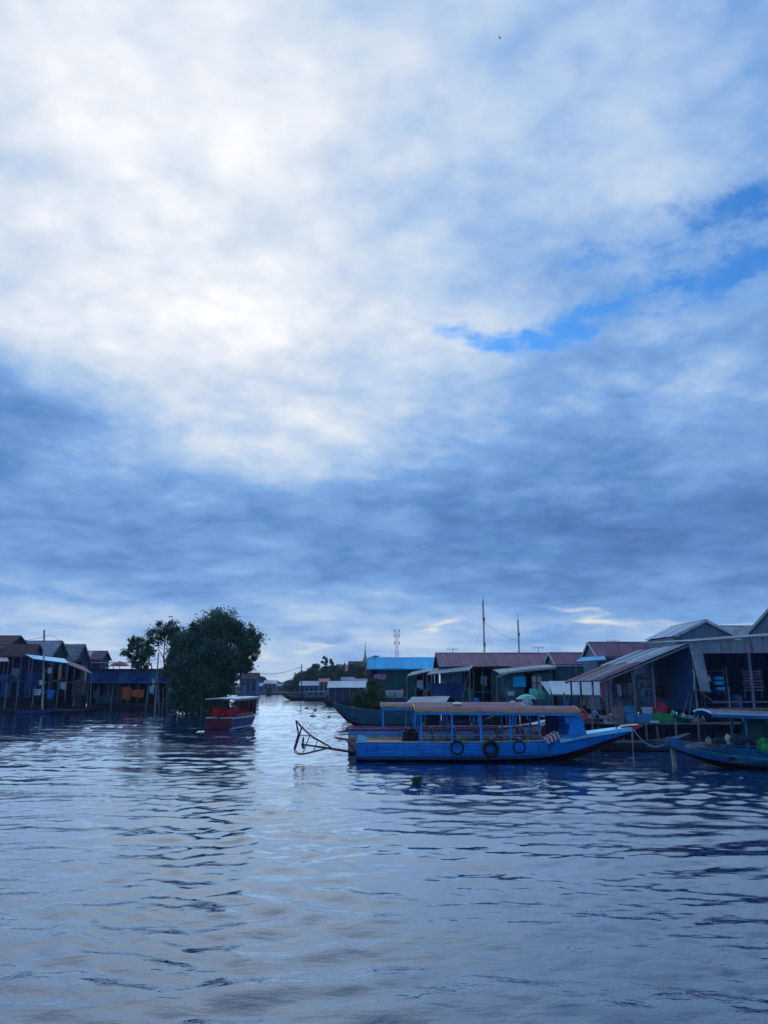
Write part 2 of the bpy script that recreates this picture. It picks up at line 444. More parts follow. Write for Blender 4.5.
M['skin'] = mat('skin', (0.32, 0.18, 0.12), 0.5, var=0.08, bump=0)
M['hair'] = mat('black_hair', (0.012, 0.011, 0.011), 0.5, var=0.2, bump=0.2)

def prof(tab):
    xs = [p[0] for p in tab]; ys = [p[1] for p in tab]
    # smooth interpolation through the table (Catmull-Rom on uneven knots)
    def f(x):
        if x <= xs[0]: return ys[0]
        if x >= xs[-1]: return ys[-1]
        i = max(j for j in range(len(xs) - 1) if xs[j] <= x)
        def sl(k):
            if k <= 0: return (ys[1] - ys[0]) / (xs[1] - xs[0])
            if k >= len(xs) - 1: return (ys[-1] - ys[-2]) / (xs[-1] - xs[-2])
            return (ys[k + 1] - ys[k - 1]) / (xs[k + 1] - xs[k - 1])
        h = xs[i + 1] - xs[i]; t = (x - xs[i]) / h
        return (2 * t**3 - 3 * t**2 + 1) * ys[i] + (t**3 - 2 * t**2 + t) * h * sl(i) + (-2 * t**3 + 3 * t**2) * ys[i + 1] + (t**3 - t**2) * h * sl(i + 1)
    return f

def make_hull(root, L, bg, zg, bc, zc, zk, bands, bottom_mat, lining_mat, floor_z, floor_mat, N=36, x0=0.0, strakes=5, xin=None, transom=None):
    """wooden hull along +x: planked topsides (clinker laps) in colour bands, bottom, transom, lining, floor boards"""
    xs = [x0 + (L - x0) * i / N for i in range(N + 1)]
    def P(x, s, sd, off=0.0):          # s: 0 chine .. 1 gunwale
        b = bc(x) + (bg(x) - bc(x)) * (s ** 0.8); z = zc(x) + (zg(x) - zc(x)) * s
        return (x, sd * max(0.012, b + off), z)
    hull = None
    for bi, (s0, s1, m) in enumerate(bands):
        mb = MB(); k = max(1, round(strakes * (s1 - s0)))
        for sd in (-1, 1):
            for j in range(k):
                a, b = s0 + (s1 - s0) * j / k, s0 + (s1 - s0) * (j + 1) / k
                lo = [P(x, a, sd, 0.030) for x in xs]; hi = [P(x, b, sd, 0.002) for x in xs]; un = [P(x, a, sd, 0.0) for x in xs]
                n = len(xs)
                mb.add(un + lo + hi, [(i, i + 1, n + i + 1, n + i) for i in range(n - 1)] + [(n + i, n + i + 1, 2 * n + i + 1, 2 * n + i) for i in range(n - 1)])
        o = mb.build('hull', m, root, fix=False) if hull is None else mb.build('hull_band', m, hull, fix=False)
        if hull is None: hull = o
    mb = MB()
    for sd in (-1, 1):
        c = [P(x, 0, sd, 0.0) for x in xs]; kk = [(x, sd * 0.02, zk(x)) for x in xs]; n = len(xs)
        mb.add(c + kk, [(i, i + 1, n + i + 1, n + i) for i in range(n - 1)])
    kl = [(x, 0.02, zk(x)) for x in xs] + [(x, -0.02, zk(x)) for x in xs]; n = len(xs)
    mb.add(kl, [(i, i + 1, n + i + 1, n + i) for i in range(n - 1)])
    mb.build('hull_bottom', bottom_mat, hull, fix=False)
    # transom
    t = [P(x0, 0, 1, 0.01), P(x0, 0.5, 1, 0.01), P(x0, 1, 1, 0.01), P(x0, 1, -1, 0.01), P(x0, 0.5, -1, 0.01), P(x0, 0, -1, 0.01), (x0, 0, zk(x0))]
    MB().prism(t, (-0.03, 0, 0), (0.04, 0, 0)).build('transom', transom or bands[0][2], hull)
    # lining and gunwale cap
    mb = MB(); xl = [x for x in xs if bg(x) > 0.2 and x < (xin or L)]
    for sd in (-1, 1):
        hi = [(x, sd * (bg(x) - 0.05), zg(x)) for x in xl]; lo = [(x, sd * (bg(x) - 0.10) * 0.93, floor_z) for x in xl]; n = len(xl)
        mb.add(hi + lo, [(i, i + 1, n + i + 1, n + i) for i in range(n - 1)])
    mb.build('lining', lining_mat, hull, fix=False)
    # floor boards
    k = 7
    for j in range(k):
        mb = MB(); v0, v1 = -1 + 2 * j / k + 0.012, -1 + 2 * (j + 1) / k - 0.012
        A = [(x, v0 * (bg(x) - 0.08) * 0.93, floor_z + 0.012) for x in xl]; B = [(x, v1 * (bg(x) - 0.08) * 0.93, floor_z + 0.012) for x in xl]
        C = [(p[0], p[1], p[2] - 0.03) for p in A]; D = [(p[0], p[1], p[2] - 0.03) for p in B]; n = len(xl)
        mb.add(A + B + C + D, [(i, i + 1, n + i + 1, n + i) for i in range(n - 1)] + [(i, 2 * n + i, 2 * n + i + 1, i + 1) for i in range(n - 1)] + [(n + i, n + i + 1, 3 * n + i + 1, 3 * n + i) for i in range(n - 1)])
        mb.build('floor_board', floor_mat, hull, fix=False)
    return hull, P
def gunwale(root, bg, zg, xs, m, w=0.09, h=0.045, name='gunwale'):
    for sd in (-1, 1):
        mb = MB(); n = len(xs); V = []
        for x in xs:
            for (dy, dz_) in ((0.03, 0), (0.03, h), (-w + 0.03, h), (-w + 0.03, 0)):
                V.append((x, sd * max(0.02, bg(x) + dy), zg(x) + dz_))
        F = [(i * 4 + j, (i + 1) * 4 + j, (i + 1) * 4 + (j + 1) % 4, i * 4 + (j + 1) % 4) for i in range(n - 1) for j in range(4)] + [(0, 1, 2, 3), tuple((n - 1) * 4 + q for q in (3, 2, 1, 0))]
        mb.add(V, F).build(name, m, root)
def canopy(root, x0, x1, hw, ze, rise, m, trim, fascia, slope=0.0, panels=5, sag=0.0):
    """cambered sheet canopy with edge trim; z at the edge is ze at x0, ze+slope at x1"""
    def pt(t, v):
        x = x0 + (x1 - x0) * t
        return Vector((x, v * hw, ze + slope * t - sag * math.sin(math.pi * t) + rise * (1 - v * v)))
    K = 10
    for p in range(panels):
        ta, tb = p / panels + 0.0012, (p + 1) / panels - 0.0012; mb = MB()
        V, Fs = [], []
        for lay in (0.0, 0.022):
            for t in (ta, (ta + tb) / 2, tb):
                for j in range(K + 1):
                    q = pt(t, -1 + 2 * j / K); V.append((q.x, q.y, q.z + lay))
        W = K + 1; O = 3 * W
        for r in range(2):
            for j in range(K):
                Fs.append((O + r * W + j, O + (r + 1) * W + j, O + (r + 1) * W + j + 1, O + r * W + j + 1))
                Fs.append((r * W + j, r * W + j + 1, (r + 1) * W + j + 1, (r + 1) * W + j))
        for j in range(K):
            Fs.append((j, O + j, O + j + 1, j + 1)); Fs.append((2 * W + j, 2 * W + j + 1, O + 2 * W + j + 1, O + 2 * W + j))
        mb.add(V, Fs).build('roof_sheet', m, root, smooth=True)
    for sd in (-1, 1):
        pts = [pt(i / 10, sd) + Vector((0, sd * 0.015, 0.005)) for i in range(11)]
        mb = MB()
        for a, b in zip(pts[:-1], pts[1:]): mb.bar(a, b + (b - a) * 0.002, 0.03, 0.075)
        mb.build('roof_trim', trim, root)
        mb = MB()
        for a, b in zip(pts[:-1], pts[1:]): mb.bar(a + Vector((0, -sd * 0.03, -0.085)), b + Vector((0, -sd * 0.03, -0.085)), 0.025, 0.10)
        mb.build('fascia', fascia, root)
    for t in (0, 1):
        mb = MB(); pts = [pt(t, -1 + 2 * j / K) + Vector(((t - 0.5) * 0.05, 0, 0.008)) for j in range(K + 1)]
        for a, b in zip(pts[:-1], pts[1:]): mb.bar(a, b + (b - a) * 0.01, 0.03, 0.06)
        mb.build('roof_trim', trim, root)
    for i in range(panels + 1):
        t = min(max(i / panels, 0.01), 0.99)
        MB().tube([pt(t, -1 + 2 * j / 6) - Vector((0, 0, 0.03)) for j in range(7)], 0.026, 4).build('roof_bow', fascia, root)
    return pt

def seat_row(root, x, y, z, frame, cushion, w=0.46):
    c = MB().box((x, y, z + 0.40), (0.40, w, 0.06)).build('seat', cushion, root)
    mb = MB()
    b = Matrix.Rotation(R(-12), 3, 'Y')
    mb.box((x - 0.22, y, z + 0.68), (0.05, w, 0.40), b); mb.build('backrest', cushion, c)
    mb = MB()
    for sd in (-1, 1):
        yy = y + sd * (w / 2 + 0.015)
        mb.tube([(x + 0.18, yy, z), (x + 0.18, yy, z + 0.37), (x - 0.17, yy, z + 0.37), (x - 0.27, yy, z + 0.90), (x - 0.30, yy - sd * 0.05, z + 0.95)], 0.013, 5)
        mb.tube([(x - 0.18, yy, z), (x - 0.15, yy, z + 0.37)], 0.013, 5)
        mb.tube([(x - 0.22, yy, z + 0.60), (x + 0.14, yy, z + 0.60), (x + 0.18, yy, z + 0.37)], 0.013, 5)
    mb.tube([(x - 0.30, y - w / 2 + 0.03, z + 0.95), (x - 0.30, y + w / 2 - 0.03, z + 0.95)], 0.013, 5)
    mb.build('seat_frame', frame, c)

# ------------------------------------------------------------------ the long blue passenger boat in the middle
def blue_boat():
    Y0, PXM, PZM = 32.0, 31.4 / 780, 31.4 / 800
    root = thing('passenger_boat', 'long bright blue wooden passenger boat with maroon canopy, moored nearest in mid-river', 'boat', (-1.08, Y0, 0), R(1.2))
    L = 11.35
    bg = prof([(0, .95), (2, 1.04), (6, 1.04), (8.3, .80), (10, .42), (11.35, .12)])
    zg = prof([(0, .74), (5, .76), (7.9, .82), (9.0, .98), (10.2, 1.13), (11.35, 1.25)])
    bc = prof([(0, .80), (2, .88), (6, .86), (8.3, .55), (10, .20), (11.35, .03)])
    zc = prof([(0, .10), (6, .10), (7.6, .18), (9.0, .46), (10.2, .80), (11.35, 1.12)])
    zk = prof([(0, -.25), (6, -.30), (8.0, -.16), (9.2, .18), (10.2, .58), (11.35, 1.08)])
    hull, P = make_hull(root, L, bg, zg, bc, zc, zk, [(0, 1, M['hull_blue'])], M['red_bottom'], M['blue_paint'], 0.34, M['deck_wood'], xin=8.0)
    xs = [i * 0.4 for i in range(20)] + [7.9]
    gunwale(root, bg, zg, xs, M['yellow_trim'], h=0.03)
    # raised stern deck of planks
    for j in range(9):
        y0 = -0.86 + j * 0.195
        MB().box((0.92, y0 + 0.08, 0.715), (1.75, 0.175, 0.03)).build('deck_plank', M['deck_wood'], root)
    MB().box((1.80, 0, 0.53), (0.04, 1.7, 0.34)).build('deck_riser', M['blue_paint'], root)
    # stern corner blocks
    for sd in (-1, 1):
        MB().prism([(0.0, 0, 0.74), (0.46, 0, 0.74), (0.40, 0, 0.80), (0.02, 0, 0.93)], (0, sd * 0.95 - 0.06, 0), (0, sd * 0.95 + 0.06, 0)).build('stern_block', M['cyan_paint'], root)
    # pale foredeck with a rise, painted stem head
    fx = [8.02 + (11.15 - 8.02) * i / 10 for i in range(11)]
    for sd in (-1, 1):
        V = [(x, 0.004 * sd, zg(x) + 0.10) for x in fx] + [(x, sd * (bg(x) + 0.035), zg(x) + 0.035) for x in fx] + [(x, sd * (bg(x) + 0.035), zg(x) - 0.11) for x in fx]; n = len(fx)
        MB().add(V, [(i, i + 1, n + i + 1, n + i) for i in range(n - 1)] + [(n + i, n + i + 1, 2 * n + i + 1, 2 * n + i) for i in range(n - 1)] + [(0, n, 2 * n)]).build('foredeck', M['cyan_paint'], root)
    MB().prism([(10.72, 0, 1.27), (11.40, 0, 1.34), (11.62, 0, 1.33), (11.40, 0, 1.20), (10.7, 0, 1.10)], (0, -0.20, 0), (0, 0.20, 0)).build('stem_head', M['red_paint'], root)
    MB().prism([(10.75, 0, 1.285), (11.40, 0, 1.350), (11.44, 0, 1.385), (10.75, 0, 1.33)], (0, -0.19, 0), (0, 0.19, 0)).build('stem_cap', M['white_paint'], root)
    MB().cyl((10.5, -0.22, 1.20), (10.5, -0.22, 1.36), 0.03).cyl((10.5, -0.34, 1.31), (10.5, -0.10, 1.31), 0.022).build('mooring_cleat', M['engine'], root)
    # canopy on posts
    pt = canopy(root, 2.30, 8.82 - 0.0, 1.06, 1.93, 0.20, M['maroon_roof'], M['yellow_trim'], M['blue_paint'], slope=-0.05)
    for sd in (-1, 1):
        for x in (2.52, 3.74, 4.88, 6.05, 7.22):
            MB().box((x, sd * min(0.985, bg(x) - 0.085), (1.90 + 0.34) / 2), (0.075, 0.06, 1.56)).build('post', M['blue_paint'], root)
        # curved front quarter panel
        o = [(7.95, 0, 1.90), (8.86, 0, 1.86), (9.12, 0, 1.45), (9.22, 0, 0.97)]
        arc = [(8.02 + 0.42 * math.sin(a), 0, 1.36 - 0.50 * math.cos(a)) for a in [i * math.pi / 10 for i in range(1, 10)]]
        if sd > 0: MB().box((8.35, .84, 1.30), (1.0, .03, .92)).build('far_side_panel', M['seat_blue'], root)
        MB().prism(o[:2] + [(8.98, 0, 1.55), (9.10, 0, 1.02), (8.0, 0, 0.85)] + arc, (0, sd * 0.86 - 0.02 * sd - 0.02, 0), (0, sd * 0.86 - 0.02 * sd + 0.02, 0)).build('front_panel', M['blue_paint'], root)
    # inner front bulkhead with window opening
    MB().box((8.62, 0, 1.12), (0.04, 1.6, 0.56)).box((8.62, 0.62, 1.60), (0.04, 0.36, 0.46)).box((8.62, -0.62, 1.60), (0.04, 0.36, 0.46)).box((8.62, 0, 1.83), (0.04, 0.9, 0.10)).build('front_bulkhead', M['blue_paint'], root)
    for x in (3.25, 4.15, 5.05, 5.95, 6.85):
        for y in (-0.55, 0.50):
            seat_row(root, x, y, 0.36, M['steel'], M['seat_blue'])
    # long side rail inside
    for sd in (-1, 1):
        MB().bar((2.5, sd * 0.95, 1.02), (7.3, sd * 0.95, 1.02), 0.025, 0.03).build('side_rail', M['steel'], root)
    # engine at the rear of the cabin
    e = MB().box((2.15, 0.15, 0.92), (0.62, 0.42, 0.36)).box((2.10, 0.15, 1.16), (0.36, 0.30, 0.14)).cyl((2.20, 0.05, 1.2), (2.20, 0.05, 1.42), 0.04).build('engine', M['engine'], root)
    MB().torus((2.18, -0.16, 1.02), 0.20, 0.03).cyl((2.18, -0.18, 1.05), (2.18, -0.02, 1.05), 0.06).bar((1.94, -0.16, 1.05), (2.42, -0.16, 1.05), 0.04).bar((2.18, -0.16, 0.82), (2.18, -0.16, 1.30), 0.04).build('flywheel', M['engine'], e)
    # long shaft, propeller and its pipe cage over the stern
    def q(px, py, y=0.0): return ((px - 357) * PXM, y, 2.9 - (py - 686) * PZM)
    MB().tube([q(358, 753), q(330, 748.5), q(303, 744.6)], [0.055, 0.045, 0.03], 8).build('propeller_shaft', M['rust_red'], root)
    pr = MB(); c = Vector(q(302.4, 744.5))
    for k in range(3):
        a = R(80 + 120 * k); d = Vector((0.02, math.cos(a), math.sin(a))); s_ = Vector((0.5, -math.sin(a) * 0.7, math.cos(a) * 0.7)).normalized()
        pr.add([c + d * 0.03 - s_ * 0.03, c + d * 0.16 - s_ * 0.085, c + d * 0.30 - s_ * 0.02, c + d * 0.28 + s_ * 0.05, c + d * 0.14 + s_ * 0.085, c + d * 0.03 + s_ * 0.03,
                c + d * 0.03 - s_ * 0.03 + Vector((.015, 0, 0)), c + d * 0.16 - s_ * 0.085 + Vector((.015, 0, 0)), c + d * 0.30 - s_ * 0.02 + Vector((.015, 0, 0)), c + d * 0.28 + s_ * 0.05 + Vector((.015, 0, 0)), c + d * 0.14 + s_ * 0.085 + Vector((.015, 0, 0)), c + d * 0.03 + s_ * 0.03 + Vector((.015, 0, 0))],
               [(0, 1, 2, 3, 4, 5), (11, 10, 9, 8, 7, 6)] + [(i, (i + 1) % 6, 6 + (i + 1) % 6, 6 + i) for i in range(6)])
    pr.cyl(c - Vector((.06, 0, 0)), c + Vector((.08, 0, 0)), 0.05)
    pr.build('propeller', M['rust_red'], root)
    W = 0.24
    for sd in (-1, 1):
        g = MB(); y = sd * W
        g.tube([q(295, 720.6, y * .3), q(301, 727.5, y), q(312, 737, y), q(331, 747.5, y * .3)], 0.020, 6)
        g.tube([q(301, 727.5, y), q(298.5, 737, y), q(295, 749, y)], 0.018, 6)
        g.tube([q(295, 720.6, y * .3), q(298, 734, y), q(294.3, 748, y), q(295.5, 752, y), q(299, 753.8, y), q(305, 753.6, y), q(315, 751.2, y), q(330, 747.8, y * .3)], 0.020, 6)
        g.build('cage_frame', M['rust_red'], root, smooth=True)
    g = MB()
    for (a, b) in (((298, 735.5), (309, 735.6)), ((309, 736), (303, 752.5)), ((317, 741), (313.5, 751)), ((324, 745), (321, 750)), ((301, 727.5), (298.5, 737))):
        for sd in (-1, 1): g.tube([q(*a, sd * W * .9), q(*b, sd * W * .9)], 0.011, 5)
    for p in ((301, 727.5), (309, 735.6), (295, 749), (303, 753.5), (313, 751.5), (317, 741)):
        g.tube([q(*p, -W), q(*p, W)], 0.013, 5)
    g.build('cage_rod', M['rust_red'], root)
    g = MB()
    mesh_pts = [(295, 720.6), (303, 722.5), (310, 724.5), (315, 729), (321, 732.3), (318, 733.8), (311, 732.0), (308, 729), (302, 727)]
    for a, b in zip(mesh_pts[:-1], mesh_pts[1:]): g.tube([q(*a, -.1), q(*b, -.1)], 0.009, 4)
    for a, b in (((303, 722.5), (302, 727)), ((310, 724.5), (308, 729)), ((308, 729), (315, 729)), ((303, 722.5), (308, 729)), ((310, 724.5), (311, 732)), ((321, 732.3), (323.5, 733.6))):
        g.tube([q(*a, -.1), q(*b, -.1)], 0.008, 4)
    g.build('cage_stay', M['rust_red'], root)
    MB().tube([q(334.5, 737.2, -.2), q(358.5, 741.0, -.2)], 0.035, 8).build('steering_pole', M['red_paint'], root)
    MB().tube([q(346, 740, -.2), q(356, 752, 0)], 0.028, 6).build('shaft_brace', M['rust_red'], root)
    MB().tube([q(320, 744, -.2), q(327, 740, -.2), q(334.5, 736.6, -.2)], 0.007, 4).build('control_line', M['rope'], root)
    return root, q
bboat, bq = blue_boat()

# tyre fenders hung on the blue boat: things of their own
def tyre(px, z, Rr, r, lab, Y=30.86):
    X = (px - 384) * Y / 780
    t = thing('tyre_fender', lab, 'tyre', (X, Y, z), R(1.2), 'tyres hung along the blue boat')
    MB().torus((0, 0, 0), Rr, r, 'y', 22, 8, 1.15).build('tread', M['rubber'], t, smooth=True)
    MB().tube([(0, 0.02, Rr - r), (0.02, 0.07, Rr + 0.12), (0.01, 0.16, Rr + 0.21)], 0.012, 5).build('rope_loop', M['rope'], t)
    return t
tyre(456, .56, .24, .040, 'thin worn tyre fender hung on the blue hull, nearest the stern')
tyre(489, .52, .25, .080, 'thick black tyre fender hung mid-length on the blue hull')
tyre(517, .58, .23, .034, 'thin dark tyre fender on the blue hull, nearest the bow')
# bundle on the foredeck side and bits lying on the canopy
bx = thing('cardboard_box', 'torn white and red printed carton leaning inside the blue boat near its bow', 'carton', ((549 - 384) * 31.2 / 780, 31.25, .92), R(18), rot=(R(8), R(-24), R(14)))
MB().box((0, 0, 0), (.55, .36, .22)).build('carton_body', mat('white_card', (.68, .64, .60), .8, var=.1), bx)
for k in range(3): MB().box((-.17 + .17 * k, 0, 0), (.07, .364, .224)).build('printed_stripe', M['red_paint'], bx)
tag(MB().lathe([(.0, .0), (.17, .01), (.20, .06), (.13, .12), (.03, .14)], n=10).build('cloth_bundle', M['white_paint'], smooth=True), 'small white cloth bundle lying on the maroon canopy', 'bundle').location = ((457 - 384) * 32 / 780, 32.0, 2.13)
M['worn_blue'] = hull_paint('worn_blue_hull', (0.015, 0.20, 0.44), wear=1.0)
# ------------------------------------------------------------------ generic smaller boats
def side_boat(name, label, loc, rz, L, B, G, hullmats, gun, bow=0.9, stern=0.0, can=None, posts=(), inner=None, rise=0.5, cap=None, seats=(), group=None, floor=0.30, transom=None, seatm=None, fm2=None, frame=None):
    root = thing(name, label, 'boat', loc, rz, group)
    bg = prof([(0, B * .86), (L * .2, B), (L * .55, B), (L * .75, B * .74), (L * .9, B * .34), (L, .07)])
    zg = prof([(0, G + stern), (L * .2, G), (L * .6, G), (L * .8, G + bow * .3), (L * .92, G + bow * .72), (L, G + bow)])
    bc = prof([(0, B * .72), (L * .2, B * .84), (L * .55, B * .8), (L * .75, B * .5), (L * .9, B * .16), (L, .02)])
    zc = prof([(0, .06), (L * .6, .06), (L * .74, .12), (L * .86, G * .5), (L, G + bow - .22)])
    zk = prof([(0, -.2), (L * .6, -.25), (L * .77, -.08), (L * .88, G * .35), (L, G + bow - .26)])
    hull, P = make_hull(root, L, bg, zg, bc, zc, zk, hullmats, M['red_bottom'], inner or M['dark_wood'], floor, M['deck_wood'], N=24, strakes=4, xin=L * .8, transom=transom)
    gunwale(root, bg, zg, [L * i / 24 for i in range(24)] + [L * .985], gun)
    fx = [L * .78 + L * .2 * i / 6 for i in range(7)]; n = 7
    V = [(x, -bg(x) + .02, zg(x) + .02) for x in fx] + [(x, bg(x) - .02, zg(x) + .02) for x in fx]
    V += [(p[0], p[1], p[2] - .03) for p in V]
    MB().add(V, [(i, i + 1, n + i + 1, n + i) for i in range(n - 1)] + [(2 * n + i, 3 * n + i, 3 * n + i + 1, 2 * n + i + 1) for i in range(n - 1)] + [(0, n, 3 * n, 2 * n)]).build('foredeck', gun if cap is None else cap, root)
    if cap: MB().box((L * .99, 0, zg(L) + .06), (.30, .15, .13)).build('stem_head', cap, root)
    if can:
        x0, x1, ze, r_, cm, tm, fm, sl = can
        canopy(root, x0, x1, B * 1.02, ze, r_, cm, tm, fm, slope=sl, panels=4)
        for x in posts:
            t = (x - x0) / (x1 - x0)
            for sd in (-1, 1): MB().box((x, sd * min(B * .93, bg(x) - .08), (ze + sl * t + floor) / 2), (.07, .06, ze + sl * t - floor)).build('post', fm, root)
    for x in seats:
        for y in (-B * .5, B * .5): seat_row(root, x, y, floor, frame or M['steel'], seatm or M['seat_blue'], .4)
    return root
# second boat, tucked alongside behind the blue one
X = lambda px, Y: (px - 384) * Y / 780
Zp = lambda py, Y: 2.9 - (py - 686) * Y / 800
side_boat('passenger_boat', 'blue boat with red rail and ochre-edged canopy tucked behind the long blue boat', (X(350, 35.4), 35.4, 0), R(0), 8.6, 1.0, 1.05,
          [(0, .62, M['deck_wood']), (.62, .80, M['beige_paint']), (.80, .94, M['blue_paint']), (.94, 1, M['red_paint'])], M['red_paint'], bow=.15,
          can=(1.42, 7.6, 2.02, .15, M['maroon_roof'], M['yellow_trim'], M['blue_paint'], 0), posts=(1.5, 2.9, 4.3, 5.7, 7.4), inner=M['blue_paint'], seats=(3.6, 4.7, 5.8))
side_boat('wooden_boat', 'dark red wooden boat with white rail, bow showing behind the blue cabin posts', (X(430, 37.6), 37.8, 0), R(1), 6.2, .8, .95,
          [(0, .8, M['red_bottom']), (.8, 1, M['white_paint'])], M['white_paint'], bow=.50)
side_boat('wooden_boat', 'teal wooden boat with red-tipped upturned bow pointing left, behind the pipe cage', (X(432, 60), 60.5, 0), R(180), 7.6, .85, 1.08,
          [(0, 1, M['teal_hull'])], M['teal_hull'], bow=.52, cap=M['red_paint'])
# boat at the right edge, bow to the left
side_boat('passenger_boat', 'weathered blue boat cut off by the right picture edge, bow pointing left', (19.7, 28.6, 0), R(175), 9.15, 1.0, .62,
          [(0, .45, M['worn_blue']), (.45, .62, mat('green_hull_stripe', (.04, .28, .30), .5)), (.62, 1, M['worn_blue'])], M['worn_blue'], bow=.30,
          can=(1.0, 7.85, 1.74, .10, M['maroon_roof'], M['cyan_paint'], M['worn_blue'], .20), posts=(1.6, 3.4, 5.2, 6.6), inner=M['dark_wood'], seats=(2.4, 3.6), cap=M['worn_blue'], floor=.25)
# mooring pipe and ropes
mp_ = tag(MB().tube([(0, 0, -1.2), (-.02, 0, .5), (-.05, 0, .95)], .05, 10).tube([(.09, .02, -1.2), (.07, .02, .82)], .04, 8).build('mooring_pipe', M['beige_paint'], smooth=True), 'pale plastic mooring pipes standing in the water under the right boat bow', 'mooring post')
mp_.location = (X(667.5, 29.6), 29.6, -.12)
def rope(a, b, sag, r, lab, cat='rope', name='mooring_rope', m='rope'):
    a, b = Vector(a), Vector(b)
    pts = [a.lerp(b, i / 12) - Vector((0, 0, sag * 4 * (i / 12) * (1 - i / 12))) for i in range(13)]
    return tag(MB().tube(pts, r, 5).build(name, M[m], smooth=True), lab, cat)
rope((X(630, 31.9), 31.9, 1.22), (X(664, 29.6), 29.55, .90), .42, .014, 'slack pale rope hanging between the blue bow and the pale pipes')
rope((X(627.5, 31.9), 31.7, 1.18), (X(627.6, 31.7), 31.6, -.1), 0, .014, 'pale rope dropping straight from the blue bow into the water')
# ------------------------------------------------------------------ village materials
def metal_sheet(name, c, rust=(0.13, 0.06, 0.035), amt=0.5, var=0.25):
    return mat(name, c, 0.6, spec=0.2, var=var, scale=1.3, stretch=(1.0, 1.0, 1.0), dirt=rust, dirt_amt=amt, bump=0.1)
M['tin'] = metal_sheet('grey_tin_sheet', (0.34, 0.36, 0.40), amt=0.35)
M['tin_pale'] = metal_sheet('pale_tin_sheet', (0.58, 0.60, 0.63), amt=0.2)
M['tin_rust'] = metal_sheet('rusty_tin_sheet', (0.27, 0.21, 0.20), (0.15, 0.06, 0.03), 0.85)
M['tin_blue'] = metal_sheet('sky_blue_tin_sheet', (0.0, 0.50, 0.82), (0.0, 0.36, 0.62), 0.25, 0.10)
M['tin_maroon'] = metal_sheet('maroon_tin_sheet', (0.21, 0.085, 0.145), (0.15, 0.09, 0.12), 0.5)
M['tin_dkred'] = metal_sheet('dark_red_tin_sheet', (0.11, 0.04, 0.055), (0.06, 0.04, 0.045), 0.6)
M['wall_teal'] = mat('teal_board_paint', (0.035, 0.16, 0.18), 0.65, var=0.3, scale=2, stretch=(4, 4, 0.5), dirt=(0.04, 0.05, 0.05), bump=0.3)
M['wall_blue'] = mat('blue_board_paint', (0.035, 0.13, 0.30), 0.65, var=0.3, scale=2, stretch=(4, 4, 0.5), dirt=(0.03, 0.05, 0.08), bump=0.3)
M['wall_deep'] = mat('deep_blue_board_paint', (0.012, 0.055, 0.22), 0.6, var=0.3, scale=2, stretch=(4, 4, 0.5), dirt=(0.02, 0.03, 0.05), bump=0.3)
M['wall_grey'] = mat('grey_blue_board', (0.16, 0.21, 0.27), 0.7, var=0.3, scale=2, stretch=(4, 4, 0.5), dirt=(0.07, 0.07, 0.07), bump=0.3)
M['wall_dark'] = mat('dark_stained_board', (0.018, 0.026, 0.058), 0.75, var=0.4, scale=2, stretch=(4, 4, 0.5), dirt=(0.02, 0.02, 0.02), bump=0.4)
M['wall_green'] = mat('bottle_green_tarp', (0.012, 0.085, 0.085), 0.6, var=0.3, scale=1.5, dirt=(0.02, 0.04, 0.04))
M['glass'] = mat('dark_window_glass', (0.015, 0.02, 0.03), 0.15, var=0.1, bump=0.0, spec=0.6)
M['tarp_white'] = mat('white_tarpaulin', (0.66, 0.68, 0.70), 0.6, var=0.1, scale=2, dirt=(0.36, 0.36, 0.36), dirt_amt=0.35)
M['blue_tarp'] = mat('bright_blue_tarpaulin', (0.02, 0.20, 0.62), 0.5, var=0.2, scale=2, dirt=(0.02, 0.08, 0.2))
M['orange_tarp'] = mat('orange_tarpaulin', (0.75, 0.14, 0.04), 0.55, var=0.25, scale=2, dirt=(0.25, 0.05, 0.02))
M['red_tarp'] = mat('red_tarpaulin', (0.42, 0.02, 0.045), 0.6, var=0.2, scale=2, dirt=(0.16, 0.01, 0.02))
M['green_net'] = mat('green_netting', (0.03, 0.28, 0.10), 0.8, var=0.45, scale=9, dirt=(0.01, 0.07, 0.03), bump=0.8)
M['mint'] = mat('mint_plastic', (0.12, 0.52, 0.36), 0.5, var=0.2, dirt=(0.06, 0.2, 0.15))
M['pink_cloth'] = mat('pink_cloth', (0.55, 0.18, 0.34), 0.8, var=0.2)
M['pale_plastic'] = mat('pale_plastic', (0.55, 0.62, 0.66), 0.4, var=0.1, dirt=(0.25, 0.27, 0.28))
M['bag_grey'] = mat('grey_sacking', (0.26, 0.24, 0.21), 0.9, var=0.3, scale=6, bump=0.5)

